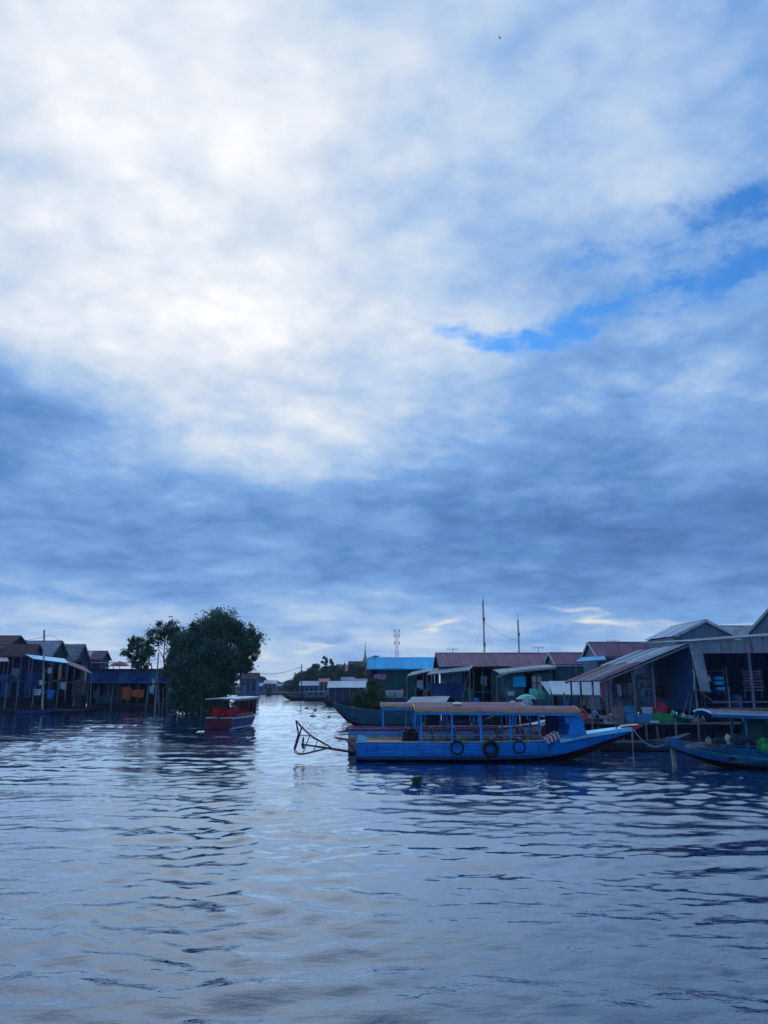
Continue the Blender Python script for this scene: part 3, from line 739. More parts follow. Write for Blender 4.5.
def wall_run(root, a, b, z0, z1, spec, m, th=0.05, corr=True, pane=None, door=None):
    """a run of wall from a to b (xy), split into bays: W wall, N window, D door, O open with rail, B half wall, S sheet, - nothing"""
    a, b = Vector((a[0], a[1], 0)), Vector((b[0], b[1], 0)); n = len(spec); u = (b - a) / n; ang = math.atan2(u.y, u.x)
    rot = Matrix.Rotation(ang, 3, 'Z'); w = u.length; H = z1 - z0
    cache = {}
    for i, k in enumerate(spec):
        c = a + u * (i + 0.5)
        def slab(x0, x1, h0, h1, name, mm, parent, t=th, off=0.0):
            return MB().box(c + rot @ Vector(((x0 + x1) / 2, off, 0)) + Vector((0, 0, z0 + (h0 + h1) / 2)), (x1 - x0, t, h1 - h0), rot).build(name, mm, parent)
        if k in 'WS':
            p0 = c - rot @ Vector((w / 2 - 0.006, 0, 0)) + Vector((0, 0, z0)); p1 = c + rot @ Vector((w / 2 - 0.006, 0, 0)) + Vector((0, 0, z0))
            if k == 'S' or corr:
                MB().corr(p0, p1, p0 + Vector((0, 0, H)), max(2, round(w / 0.2)), 0.014, 0.01, 4).build('wall_sheet', m, root)
            else:
                # boards with visible laps
                pn = slab(-w / 2 + .004, w / 2 - .004, 0, H, 'wall_panel', m, root)
                slab(-w / 2 + 0.0, -w / 2 + .06, 0, H, 'batten', m, pn, th + .03)
        elif k == 'N':
            p = slab(-w / 2 + .004, w / 2 - .004, 0, H * .38, 'wall_panel', m, root); slab(-w / 2 + .004, w / 2 - .004, H * .80, H, 'wall_panel', m, root)
            slab(-w / 2 + .004, -w * .36, H * .38, H * .80, 'wall_panel', m, root); slab(w * .36, w / 2 - .004, H * .38, H * .80, 'wall_panel', m, root)
            wd = slab(-w * .36, w * .36, H * .38, H * .80, 'window', pane or M['glass'], root, .02)
            for (x0, x1, h0, h1) in ((-w * .36, w * .36, H * .78, H * .80), (-w * .36, w * .36, H * .38, H * .40), (-w * .36, -w * .33, H * .38, H * .80), (w * .33, w * .36, H * .38, H * .80), (-w * .015, w * .015, H * .38, H * .80)):
                slab(x0, x1, h0, h1, 'window_frame', M['grey_wood'], wd, .07)
        elif k == 'D':
            slab(-w / 2 + .004, w / 2 - .004, H * .86, H, 'wall_panel', m, root)
            d = slab(-w * .42, w * .42, 0, H * .86, 'door', door or M['blue_paint'], root, .04)
            for hh in (.25, .5): slab(-w * .36, w * .36, H * hh - .02, H * hh + .02, 'door_rail', M['grey_wood'], d, .06)
        elif k == 'B':
            slab(-w / 2 + .004, w / 2 - .004, 0, H * .42, 'half_wall', m, root); slab(-w / 2, w / 2, H * .42, H * .45, 'rail', M['grey_wood'], root, .08)
        elif k == 'O':
            slab(-w / 2, w / 2, H * .36, H * .39, 'rail', M['grey_wood'], root, .05); slab(-w / 2, w / 2, H * .18, H * .20, 'rail', M['dark_wood'], root, .04)

def roof_slope(root, e0, e1, r0, r1, m, sheet=0.95, amp=0.02, rows=1, jitter=0.03, name='roof_sheet', alt=None):
    """sheets laid side by side from eave line e0-e1 up to ridge line r0-r1"""
    e0, e1, r0, r1 = map(Vector, (e0, e1, r0, r1)); n = max(1, round((e1 - e0).length / sheet)); w = (e1 - e0).length / n
    nr = (e1 - e0).cross(r0 - e0).normalized()
    if nr.z < 0: nr = -nr
    rnd = random.Random(int(abs(e0.x * 37 + e0.y * 91) * 10))
    for r in range(rows):
        for i in range(n):
            def at(t, s): return e0.lerp(e1, t).lerp(r0.lerp(r1, t), s)
            s0, s1 = r / rows - (0.015 if r else 0), (r + 1) / rows
            lift = nr * (0.006 * (i % 2) + 0.016 * r + rnd.uniform(0, jitter)); ov = 0.03 / w / n
            dl = (r0 - e0).normalized() * rnd.uniform(-.12, .06)
            a, b, c = at(i / n - ov, s0) + lift + (dl if r == 0 else Vector()), at((i + 1) / n + ov, s0) + lift + (dl if r == 0 else Vector()), at(i / n - ov, s1) + lift
            wv = max(2, round(w / 0.16))
            mm = m if alt is None else rnd.choice([m] + alt)
            MB().corr(a, b, c, wv, amp, 0.008, 4).build(name, mm, root)

def gable_house(name, label, x0, x1, yf, yb, zf, ze, zr, roofm, wallm, front, side=None, gx=-1, over=0.35, deckm=None, stilts=5, cat='house', group=None, sheet=0.95, gablem=None, barge=None, back='W', rows=1, corr=True, shingle=False, alt=None):
    """house on stilts; ridge along x; gx = side (-1 or +1) whose gable faces the channel"""
    root = thing(name, label, cat, ((x0 + x1) / 2, yf, 0), 0, group)
    ox, oy = (x0 + x1) / 2, yf
    x0 -= ox; x1 -= ox; yb -= oy; yf = 0.0
    ym = (yf + yb) / 2; sl = (zr - ze) / (ym - (yf - over)) 
    ef, eb = yf - over, yb + over
    # floor and stilts
    MB().box(((x0 + x1) / 2, (yf + yb) / 2, zf - .06), (x1 - x0 + .2, yb - yf + .2, .12)).build('floor_deck', deckm or M['dark_wood'], root)
    for i in range(stilts):
        xx = x0 + .15 + (x1 - x0 - .3) * i / max(1, stilts - 1)
        for yy in (yf + .1, yb - .1):
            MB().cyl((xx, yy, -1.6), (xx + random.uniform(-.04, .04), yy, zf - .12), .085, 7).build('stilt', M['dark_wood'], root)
    nb = max(3, int((x1 - x0) / 1.3))
    for i in range(nb):
        w = (x1 - x0) / nb
        MB().box((x0 + w * (i + .5), yf + .45, (zf - .12 - .5) / 2), (w * random.uniform(.88, .99), .04, zf - .12 + .5)).build('shade_board', M['wall_dark'], root)  # added dark boards in place of the shade below the floor
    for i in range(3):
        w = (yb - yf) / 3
        MB().box(((x1 if gx > 0 else x0) - gx * .3, yf + w * (i + .5), (zf - .12 - .5) / 2), (.04, w * .97, zf - .12 + .5)).build('shade_board', M['wall_dark'], root)  # same added boards on the channel side, imitating shade under the house
    # corner and bay posts
    n = len(front)
    for i in range(n + 1):
        if i in (0, n) or front[min(i, n - 1)] in 'OB-' or front[i - 1] in 'OB-':
            xx = x0 + (x1 - x0) * i / n
            MB().box((xx, yf + .06, (zf + ze) / 2), (.11, .09, ze - zf)).build('post', M['grey_wood'], root)
    wall_run(root, (x0, yf), (x1, yf), zf, ze, front, wallm, corr=corr)
    sx_ = x0 if gx < 0 else x1
    sd = side or 'WWW'
    wall_run(root, (sx_, yb), (sx_, yf), zf, ze, sd, wallm, corr=corr)
    ox_ = x1 if gx < 0 else x0
    MB().box((ox_, ym, (zf + ze) / 2), (.05, yb - yf - .1, ze - zf)).build('end_wall', wallm, root)
    MB().box(((x0 + x1) / 2, yb, (zf + ze) / 2), (x1 - x0 - .1, .05, ze - zf)).build('back_wall', wallm, root)
    # gables
    for gxx in (x0 + .02, x1 - .02):
        MB().prism([(gxx, yf, ze), (gxx, yb, ze), (gxx, ym, zr - sl * .12)], (-.02, 0, 0), (.02, 0, 0)).build('gable', gablem or wallm, root)
    # roof
    rx0, rx1 = x0 - (over if gx < 0 else .1), x1 + (over if gx > 0 else .1)
    zee = ze - 0.02
    if shingle:
        k = 9; tw = .50
        for r in range(k):
            mb = MB(); nn = int((rx1 - rx0) / tw)
            for i in range(nn):
                t0, t1 = r / k, (r + 1.25) / k
                xa = rx0 + tw * i + (tw / 2 if r % 2 else 0); xb = xa + tw - .03
                p = lambda t, x: Vector((x, ef + (ym - ef) * t, zee + (zr - zee) * t))
                up = Vector((0, -sl, 1)).normalized()
                lo = .05
                V = [p(t0, xa) + up * lo, p(t0, xb) + up * lo, p(min(t1, 1), xb) + up * .01, p(min(t1, 1), xa) + up * .01]
                mb.add(V + [v - up * .03 for v in V], [(0, 1, 2, 3), (7, 6, 5, 4), (0, 4, 5, 1), (1, 5, 6, 2), (2, 6, 7, 3), (3, 7, 4, 0)])
            o = mb.build('tile_course', roofm, root); o['kind'] = 'stuff'
        MB().prism([(0, ef, zee), (0, ym, zr), (0, ym, zr - .05), (0, ef, zee - .05)], (rx0, 0, 0), (rx1, 0, 0)).build('roof_board', M['dark_wood'], root)
        roof_slope(root, (rx0, eb, zee), (rx1, eb, zee), (rx0, ym, zr), (rx1, ym, zr), M['tin'], sheet * 2)
    else:
        roof_slope(root, (rx0, ef, zee), (rx1, ef, zee), (rx0, ym, zr), (rx1, ym, zr), roofm, sheet, rows=rows, alt=alt)
        roof_slope(root, (rx1, eb, zee), (rx0, eb, zee), (rx1, ym, zr), (rx0, ym, zr), roofm, sheet * 2)
    MB().prism([(0, ym - .16, zr - .16 * sl + .05), (0, ym, zr + .06), (0, ym + .16, zr - .16 * sl + .05), (0, ym, zr + .03)], (rx0, 0, 0), (rx1, 0, 0)).build('ridge_cap', roofm if not shingle else M['tin_pale'], root)
    bx_ = rx0 - .012 if gx < 0 else rx1 + .012
    for (ya, yb_) in ((ef, ym), (eb, ym)):
        MB().bar((bx_, ya, zee - .03), (bx_, yb_, zr - .03), .025, .15).build('barge_board', barge or M['grey_wood'], root)
    MB().bar((rx0, ef + .02, zee - .07), (rx1, ef + .02, zee - .07), .03, .10).build('eave_board', barge or M['grey_wood'], root)
    return root
def platform(name, label, x0, x1, y0, y1, z, step=2.0, m=None, cat='jetty', plank=0.0):
    root = thing(name, label, cat, ((x0 + x1) / 2, y0, 0)); ox, oy = (x0 + x1) / 2, y0
    n = int((x1 - x0) / .55)
    for i in range(n):
        xa = x0 + (x1 - x0) * i / n - ox; w = (x1 - x0) / n
        MB().box((xa + w / 2, (y1 - y0) / 2 + random.uniform(-.06, .06), z - .03 + random.uniform(-.006, .006)), (w - .03, y1 - y0, .05)).build('plank', m or M['grey_wood'], root)
    for yy in (.25, y1 - y0 - .25):
        MB().bar((x0 - ox, yy, z - .15), (x1 - ox, yy, z - .15), .10, .16).build('beam', M['dark_wood'], root)
    k = max(2, int((x1 - x0) / step))
    for i in range(k + 1):
        for yy in (.25, y1 - y0 - .25):
            xx = x0 + .1 + (x1 - x0 - .2) * i / k - ox
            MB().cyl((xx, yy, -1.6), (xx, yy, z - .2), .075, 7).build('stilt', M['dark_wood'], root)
    # dark boards added between the stilts to stand in for the shade under the deck
    nb = max(3, int((x1 - x0) / 1.1))
    for i in range(nb):
        xa = x0 - ox + (x1 - x0) * i / nb; w = (x1 - x0) / nb
        MB().box((xa + w / 2, .75 + random.uniform(-.1, .1), (z - .25 - .5) / 2), (w * random.uniform(.90, .99), .04, z - .25 + .5)).build('shade_board', M['wall_dark'], root)
    return root

# ------------------------------------------------------------------ right bank, near: big tin shed with its lean-to
def big_shed():
    x0, x1, y0, y1 = 15.85, 24.0, 40.0, 48.0
    root = thing('tin_shed', 'large open-fronted tin shed with rust-streaked fascia at the right edge', 'shed', (x0, y0, 0))
    W_, D_ = x1 - x0, y1 - y0
    def zt(x): return 5.12 + .30 * x / 4.0
    MB().box((W_ / 2, D_ / 2, 1.62), (W_, D_, .12)).build('floor_deck', M['dark_wood'], root)
    for i in range(7):
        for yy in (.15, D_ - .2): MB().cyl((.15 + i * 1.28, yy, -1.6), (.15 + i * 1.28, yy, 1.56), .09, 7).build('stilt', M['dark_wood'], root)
    for i in range(7): MB().box((.6 + i * 1.2, .5, .5), (1.12, .04, 2.0)).build('shade_board', M['wall_dark'], root)  # dark boards added to imitate the shade beneath the shed
    # fascia sheets
    n = 9
    for i in range(n):
        a, b = i * W_ / n + .004, (i + 1) * W_ / n - .004
        z = 4.55 + .05 * i / n
        V0, V1 = Vector((a, -.03, z)), Vector((b, -.03, z))
        MB().corr(V0, V1, V0 + Vector((0, 0, zt((a + b) / 2) - .05 - z)), 5, .014, .01, 4).build('fascia_sheet', M['tin_streak'], root)
    MB().prism([(.02, 0, 4.62), (.62, 0, 4.62), (.86, 0, 2.62), (.32, 0, 2.66)], (0, -.07, 0), (0, -.03, 0)).build('hanging_sheet', M['tin'], root)
    MB().bar((-.05, -.06, 5.14), (W_, -.06, zt(W_) + .02), .10, .07).build('roof_edge', M['tin_pale'], root)
    # roof
    roof_slope(root, (-.1, -.1, 5.13), (W_, -.1, zt(W_) + .04), (-.1, D_, 5.45), (W_, D_, zt(W_) + .34), M['tin'], .95)
    # walls
    wall_run(root, (0, D_), (0, 0), 1.7, 5.05, 'SSSSSSSS', M['wall_blue'])
    wall_run(root, (W_, D_), (0, D_), 1.7, 5.05, 'SSSSSS', M['wall_deep'])
    MB().box((W_, D_ / 2, 3.4), (.05, D_, 3.4)).build('end_wall', M['wall_deep'], root)
    for x in (.12, 3.05, 5.75, 8.05):
        MB().box((x, .06, 3.15), (.12, .12, 2.85)).build('post', M['grey_wood'], root)
    MB().bar((1.0, .02, 2.12), (W_, .02, 2.10), .06, .07).build('rail', M['grey_wood'], root)
    MB().bar((0.2, .02, 1.76), (W_, .02, 1.76), .08, .12).build('sill_beam', M['grey_wood'], root)
    MB().bar((-.1, -.1, 2.95), (.95, -.25, 2.05), .06, .05).build('brace', M['grey_wood'], root)
    return root
def streaks():
    m = bpy.data.materials.new('rust_streaked_sheet'); m.use_nodes = True; t = m.node_tree; b = t.nodes['Principled BSDF']
    g = t.nodes.new('ShaderNodeTexCoord'); mp = t.nodes.new('ShaderNodeMapping'); mp.inputs['Scale'].default_value = (2.2, 1, .25)
    t.links.new(g.outputs['Object'], mp.inputs[0])
    n1 = noise(t, mp.outputs[0], 1.0, 4, .6); n2 = noise(t, mp.outputs[0], 3.1, 5, .65)
    c = mixc(t, n2.smooth(.4, .7) * .5, (.30, .33, .37), (.18, .19, .22))
    c = mixc(t, (n1 * .7 + n2 * .3).smooth(.53, .64) * .85, c, (.26, .06, .04))
    t.links.new(c, b.inputs['Base Color']); b.inputs['Roughness'].default_value = .55
    return m
M['tin_streak'] = streaks()
big_shed()
def lean_to():
    x0, x1, y0, y1 = 11.15, 15.8, 40.2, 47.8
    root = thing('lean_to_shelter', 'open lean-to with sloping rusty tin roof on tall posts beside the big shed', 'shelter', (x0, y0, 0))
    W_, D_ = x1 - x0, y1 - y0
    # upper half: grey sheets, lower half: rusty sheets
    roof_slope(root, (0, D_, 3.18), (0, -.25, 3.18), (W_ * .52, D_, 4.14), (W_ * .52, -.25, 4.14), M['tin_rust'], .9, jitter=.03, alt=[M['tin_maroon'], M['tin']])
    roof_slope(root, (W_ * .50, D_, 4.14), (W_ * .50, -.25, 4.14), (W_, D_, 5.04), (W_, -.25, 5.04), M['tin'], .9, jitter=.02, alt=[M['tin_pale'], M['tin_pale']])
    MB().bar((-.05, -.22, 3.08), (W_, -.22, 4.95), .06, .10).build('rafter', M['grey_wood'], root)
    MB().bar((-.05, D_ - .1, 3.08), (W_, D_ - .1, 4.95), .06, .10).build('rafter', M['grey_wood'], root)
    for s in (.05, .5, .95): MB().bar((W_ * s, -.2, 3.08 + 1.86 * s), (W_ * s, D_, 3.08 + 1.86 * s), .07, .08).build('purlin', M['grey_wood'], root)
    for (x, y, r) in ((.30, .0, .075), (.52, .05, .07), (1.75, .0, .06), (2.85, .3, .06), (.3, 2.6, .06), (.3, 5.2, .06), (.3, 7.5, .06), (2.5, 3.8, .055), (2.5, 7.5, .055), (3.3, 5.4, .05)):
        MB().cyl((x, y, -1.6), (x, y, 3.12 + 1.86 * x / W_), r, 8).build('post', M['grey_wood'], root)
    return root
lean_to()
platform('plank_jetty', 'dark plank jetty on stilts under the lean-to, crowded with goods', 9.6, 22.0, 38.7, 49.5, 1.12)
platform('plank_jetty', 'low plank walkway on stilts in front of the maroon-roofed house', 3.0, 14.5, 56.5, 63.0, 1.15)
platform('plank_jetty', 'grey plank landing on stilts in front of the blue-roofed house', -1.9, 5.6, 77.0, 82.0, 1.2)

# roofs rising behind the big shed
def ridge_y_shed(name, label, x0, xr, x1, y0, y1, ze, zr, roofm, wallm, cat='house', rz=0.0):
    root = thing(name, label, cat, (xr, y0, 0), rz); a, b, D_ = x0 - xr, x1 - xr, y1 - y0
    roof_slope(root, (a, D_, ze), (a, 0, ze), (0, D_, zr), (0, 0, zr), roofm, .95)
    roof_slope(root, (b, 0, ze), (b, D_, ze), (0, 0, zr), (0, D_, zr), roofm, .95)
    MB().prism([(a + .1, .2, 1.6), (b - .1, .2, 1.6), (b - .1, .2, ze - .05), (0, .2, zr - .08), (a + .1, .2, ze - .05)], (0, -.03, 0), (0, .03, 0)).build('gable_wall', wallm, root)
    MB().prism([(a + .1, .2, 1.6), (b - .1, .2, 1.6), (b - .1, .2, ze - .05), (0, .2, zr - .08), (a + .1, .2, ze - .05)], (0, D_ - .3, 0), (0, D_ - .24, 0)).build('gable_wall', wallm, root)
    for x in (a + .1, b - .1): MB().box((x, D_ / 2, (1.6 + ze) / 2), (.05, D_ - .5, ze - 1.7)).build('side_wall', wallm, root)
    MB().bar((a, -.03, ze - .05), (0, -.03, zr - .05), .04, .16).build('barge_board', M['tin_pale'], root)
    MB().bar((b, -.03, ze - .05), (0, -.03, zr - .05), .04, .16).build('barge_board', M['tin_pale'], root)
    MB().box((0, D_ / 2, zr + .02), (.3, D_, .05)).build('ridge_cap', roofm, root)
    for x in (a + .15, 0, b - .15):
        for y in (.2, D_ - .3): MB().cyl((x, y, -1.6), (x, y, 1.62), .09, 7).build('stilt', M['dark_wood'], root)
    MB().box(((a + b) / 2, D_ / 2, 1.66), (b - a - .2, D_ - .4, .1)).build('floor_deck', M['dark_wood'], root)
    return root
ridge_y_shed('tin_house', 'house with pale grey tin roof rising just behind the big shed', 18.6, 20.7, 22.6, 49.2, 55.0, 6.05, 7.05, M['tarp_white'], M['wall_grey'])
ridge_y_shed('tin_house', 'tall steep-gabled grey house at the right picture edge', 26.75 - 3.96, 26.75, 26.75 + 3.96, 48.4, 54, 6.1, 10.0, M['tin'], M['wall_grey'], rz=R(-45))
gable_house('tin_house', 'small house with dark gable peeping above the pale roof, behind the big shed', 23.4, 29.0, 58, 62.5, 1.4, 6.2, 7.5, M['tin'], M['wall_blue'], 'WWWW', gx=-1)

# ------------------------------------------------------------------ right bank, middle distance
gable_house('wooden_house', 'blue-grey house with maroon tin roof, gable end facing the channel above the lean-to', 14.9, 21.5, 53.8, 57.8, 1.3, 4.95, 5.98, M['tin_maroon'], M['wall_grey'], 'WNWWNW', gx=-1, over=.15, barge=M['tin_pale'])
gable_house('wooden_house', 'small house with maroon tin roof squeezed between the two larger maroon roofs', 13.1, 17.5, 58.9, 62.9, 1.3, 4.5, 5.45, M['tin_maroon'], M['wall_teal'], 'WNWW', gx=-1, over=.15, barge=M['tin_pale'])
gable_house('wooden_house', 'long teal wooden house with wide maroon tin roof, open porch at left', 4.95, 13.7, 62.0, 68.0, 1.25, 4.42, 5.60, M['tin_maroon'], M['wall_teal'], 'OBBOOWWWWNWW', side='WWW', gx=-1, over=.6, barge=M['wall_dark'])
gable_house('wooden_house', 'bottle-green house with bright blue tin roof standing at the channel bend', -1.35, 5.6, 80, 85.5, 1.3, 4.65, 5.85, M['tin_blue'], M['wall_green'], 'BNWWWWOOO', gx=-1, over=.4, barge=M['tin_blue'], corr=False)
def shop_front():
    Y = 58.2; x0, x1 = X(505, Y), X(553, Y)
    root = thing('shop_hut', 'teal hut front with slanting roof edge and sky-blue shutter, below the maroon roof', 'hut', (x0, Y, 0)); W_ = x1 - x0
    wall_run(root, (0, 0), (W_, 0), 1.2, 3.85, 'WW-WW', M['wall_teal'], corr=False)
    wall_run(root, (0, 2.6), (0, 0), 1.2, 3.85, 'WW', M['wall_teal'], corr=False)
    MB().box((W_ / 2, 2.6, 2.5), (W_, .05, 2.6)).build('back_wall', M['wall_dark'], root)
    roof_slope(root, (-.5, -.5, 3.86), (W_ + .2, -.5, 4.28), (-.5, 2.8, 4.15), (W_ + .2, 2.8, 4.5), M['tin'], .9)
    MB().bar((-.5, -.52, 3.80), (W_ + .2, -.52, 4.22), .04, .09).build('eave_board', M['tin_pale'], root)
    MB().box((W_ * .30, -.08, 3.22), (.95, .05, .75)).build('shutter', M['tin_blue'], root)
    sash = MB().box((W_ * .66, -.10, 3.12), (.78, .03, .98)).build('window_sash', mat('dusty_cream_pane', (.50, .46, .40), .5, dirt=(.3, .28, .25)), root)
    for dx_ in (-.39, 0, .39): MB().box((W_ * .66 + dx_, -.13, 3.12), (.05, .04, 1.02)).build('mullion', M['dark_wood'], sash)
    MB().box((W_ * .66, -.132, 3.12), (.78, .03, .05)).build('transom_bar', M['dark_wood'], sash)
    MB().box((W_ * .5, 1.3, 1.16), (W_, 2.6, .10)).build('floor_deck', M['dark_wood'], root)
    for x in (.1, W_ - .1):
        for y in (.1, 2.5): MB().cyl((x, y, -1.6), (x, y, 1.12), .08, 7).build('stilt', M['dark_wood'], root)
shop_front()
def awning(name, label, pts, m, th=.03, posts=(), zb=1.2, cat='awning', waves=0):
    """four corners (world) of a sheet; posts are (corner index) carried down to zb"""
    o = Vector(pts[0]); P4 = [Vector(p) - o for p in pts]
    root = thing(name, label, cat, (o.x, o.y, 0)); P4 = [p + Vector((0, 0, o.z)) for p in P4]
    if waves: MB().corr(P4[0], P4[1], P4[3], waves, .018, .01, 4).build('sheet', m, root)
    else:
        up = Vector((0, 0, th)); N = 8; V = []
        for lay in (0, 1):
            for i in range(N + 1):
                for j in range(N + 1):
                    u, v = i / N, j / N
                    p = P4[0] * (1 - u) * (1 - v) + P4[1] * u * (1 - v) + P4[2] * u * v + P4[3] * (1 - u) * v
                    V.append(p - Vector((0, 0, .06 * math.sin(math.pi * u * 2) ** 2 * math.sin(math.pi * v))) + up * lay)
        W_ = N + 1; Q = W_ * W_; Fs = []
        for i in range(N):
            for j in range(N):
                a = i * W_ + j; Fs += [(a, a + 1, a + W_ + 1, a + W_), (Q + a, Q + a + W_, Q + a + W_ + 1, Q + a + 1)]
        for i in range(N):
            for (a, b) in ((i, i + 1), (N * W_ + i + 1, N * W_ + i), ((i + 1) * W_, i * W_), (i * W_ + N, (i + 1) * W_ + N)): Fs.append((a, Q + a, Q + b, b))
        MB().add(V, Fs).build('sheet', m, root, smooth=True)
    for k in posts:
        p = P4[k]; MB().cyl((p.x, p.y, zb), (p.x, p.y, p.z), .045, 6).build('post', M['grey_wood'], root)
    for (a, b) in ((0, 1), (3, 2)):
        MB().bar(P4[a] - Vector((0, 0, .05)), P4[b] - Vector((0, 0, .05)), .05, .06).build('bearer', M['grey_wood'], root)
    return root
def ap(px, py, Y): return (X(px, Y), Y, Zp(py, Y))
awning('tin_awning', 'pale cyan tin awning jutting out under the maroon-roofed gable', [ap(577, 661.5, 51.5), ap(608, 659.5, 51.5), ap(606, 656.0, 53.6), ap(583, 657.5, 53.6)], metal_sheet('cyan_tin', (.10, .42, .66), (.2, .3, .35), .3), posts=(0, 1), zb=1.1)
awning('tarpaulin_screen', 'wide white tarpaulin sheet sloping over a stall behind the canopy, between dark posts', [ap(552, 694.5, 49.0), ap(600, 695.5, 49.0), ap(600, 681.0, 51.2), ap(549, 681.5, 51.2)], M['tarp_white'], posts=(0, 1, 2, 3), zb=-1.2, cat='tarpaulin')
awning('tarpaulin_screen', 'small white triangular tarpaulin edge left of the wide white sheet', [ap(549.5, 695, 49.6), ap(550.5, 695, 49.6), ap(549.5, 682, 51), ap(540.5, 682, 51)], M['tarp_white'], posts=(0,), zb=-1.2, cat='tarpaulin')
awning('light_awning', 'narrow white awning strip slanting out beside the teal hut', [ap(497, 677, 57), ap(512, 672, 57), ap(513.5, 671, 59.4), ap(501, 675, 59.4)], M['white_paint'], posts=(0,), zb=1.15)
awning('tin_awning', 'grey low tin porch roof at the left end of the long maroon-roofed house', [ap(427, 674.5, 60), ap(470, 670.0, 60), ap(470, 666.5, 62), ap(434, 668.5, 62)], M['tin'], posts=(0, 1), zb=1.15, waves=14)
awning('tin_awning', 'dark tin porch roof sloping out beside the blue-roofed house', [ap(407, 676, 76), ap(432, 670.5, 76), ap(437, 668, 79), ap(412, 672, 79)], M['tin'], posts=(0, 1), zb=1.2, waves=12)
awning('tin_awning', 'low grey tin roof over a raft just above the canopy of the blue boat', [ap(406, 703, 52), ap(446, 702, 52), ap(440, 697, 55), ap(412, 697, 55)], M['tin'], posts=(0, 1, 2, 3), zb=-1.0, waves=16)
# ------------------------------------------------------------------ left bank
def tile_mat():
    m = bpy.data.materials.new('grey_roof_tile'); m.use_nodes = True; t = m.node_tree; b = t.nodes['Principled BSDF']
    g = t.nodes.new('ShaderNodeNewGeometry'); rn = Ex(t, g.outputs['Random Per Island'])
    t.links.new(ramp(t, rn, [(0, (.10, .11, .13)), (.5, (.22, .24, .27)), (1, (.42, .43, .45))], 'LINEAR'), b.inputs['Base Color']); b.inputs['Roughness'].default_value = .7
    return m
M['tile'] = tile_mat()
LB = 'stilt houses along the left bank'
gable_house('stilt_house', 'stilt house with tall dark red roof at the left picture edge', -56, -44.4, 89.5, 97.0, 1.9, 7.1, 8.85, M['tin_dkred'], M['wall_dark'], 'WNWOOBNOB', side='OBNWO', gx=1, sheet=1.1, barge=M['grey_wood'], group=LB, corr=False)
gable_house('stilt_house', 'low dark maroon-roofed stilt house in front of the grey roof on the left bank', -47.2, -40.6, 88.6, 92.0, 1.7, 6.25, 7.65, M['tin_dkred'], M['wall_deep'], 'OBOOBOO', side='OBO', gx=1, over=.3, sheet=1.1, barge=M['tin_maroon'], group=LB, corr=False)
gable_house('stilt_house', 'stilt house with grey tin roof and dark gable behind the utility pole', -49, -41.5, 96.3, 101.3, 1.8, 6.55, 8.55, M['tin'], M['wall_dark'], 'WWNWWNW', side='BNOW', gx=1, over=.25, sheet=1.1, group=LB, corr=False)
gable_house('stilt_house', 'stilt house with patterned grey tiled roof and pale ridge on the left bank', -47.5, -40.2, 100.7, 105.2, 1.8, 6.05, 8.35, M['tile'], M['wall_dark'], 'WNWBONO', side='NWBO', gx=1, over=.3, shingle=True, group=LB, corr=False)
gable_house('stilt_house', 'small pale-roofed stilt house farthest along the left row', -46.8, -40.4, 110.3, 113.7, 1.8, 6.6, 7.85, M['tin_maroon'], M['wall_dark'], 'WWNWW', side='NW', gx=1, over=.3, group=LB, corr=False, alt=[M['tin_pale']])
# small dark boats and rafts under the left houses
side_boat('moored_boat', 'dark low wooden boat with green rail moored at the left picture edge', (X(-14, 84), 84, 0), R(4), 6.0, .6, .45, [(0, 1, M['dark_wood'])], M['wall_green'], bow=.3)
side_boat('moored_boat', 'dark wooden boat moored below the tiled-roof house', (X(62, 92), 92, 0), R(-6), 5.4, .6, .5, [(0, 1, M['dark_wood'])], M['wall_dark'], bow=.35)
side_boat('moored_boat', 'long black wooden boat moored in front of the blue floating shop', (X(128, 94), 94, 0), R(3), 6.2, .7, .7, [(0, 1, M['dark_wood'])], M['dark_wood'], bow=.4)
def la(px, py, Y): return ap(px, py, Y)
awning('tin_awning', 'light blue tin awning slanting out from the left-bank houses behind the pole', [la(30, 658.5, 84.6), la(66, 663.0, 84.6), la(62, 658.6, 88.2), la(22, 654.0, 88.2)], M['cyan_paint'], posts=(0, 1), zb=1.7)
awning('tin_awning', 'dull maroon awning below the tiled roof on the left bank', [la(66, 664.0, 92), la(91, 673.5, 92), la(86, 667.0, 96), la(58, 657.5, 96)], M['tin_maroon'], posts=(0, 1), zb=1.0, waves=14)
awning('tin_awning', 'pale pink tin awning at the left picture edge', [la(-10, 661.5, 86), la(6, 661.0, 86), la(4, 657.5, 88.2), la(-10, 657.5, 88.2)], mat('pink_tin', (.55, .36, .36), .6), posts=(1,), zb=1.6)
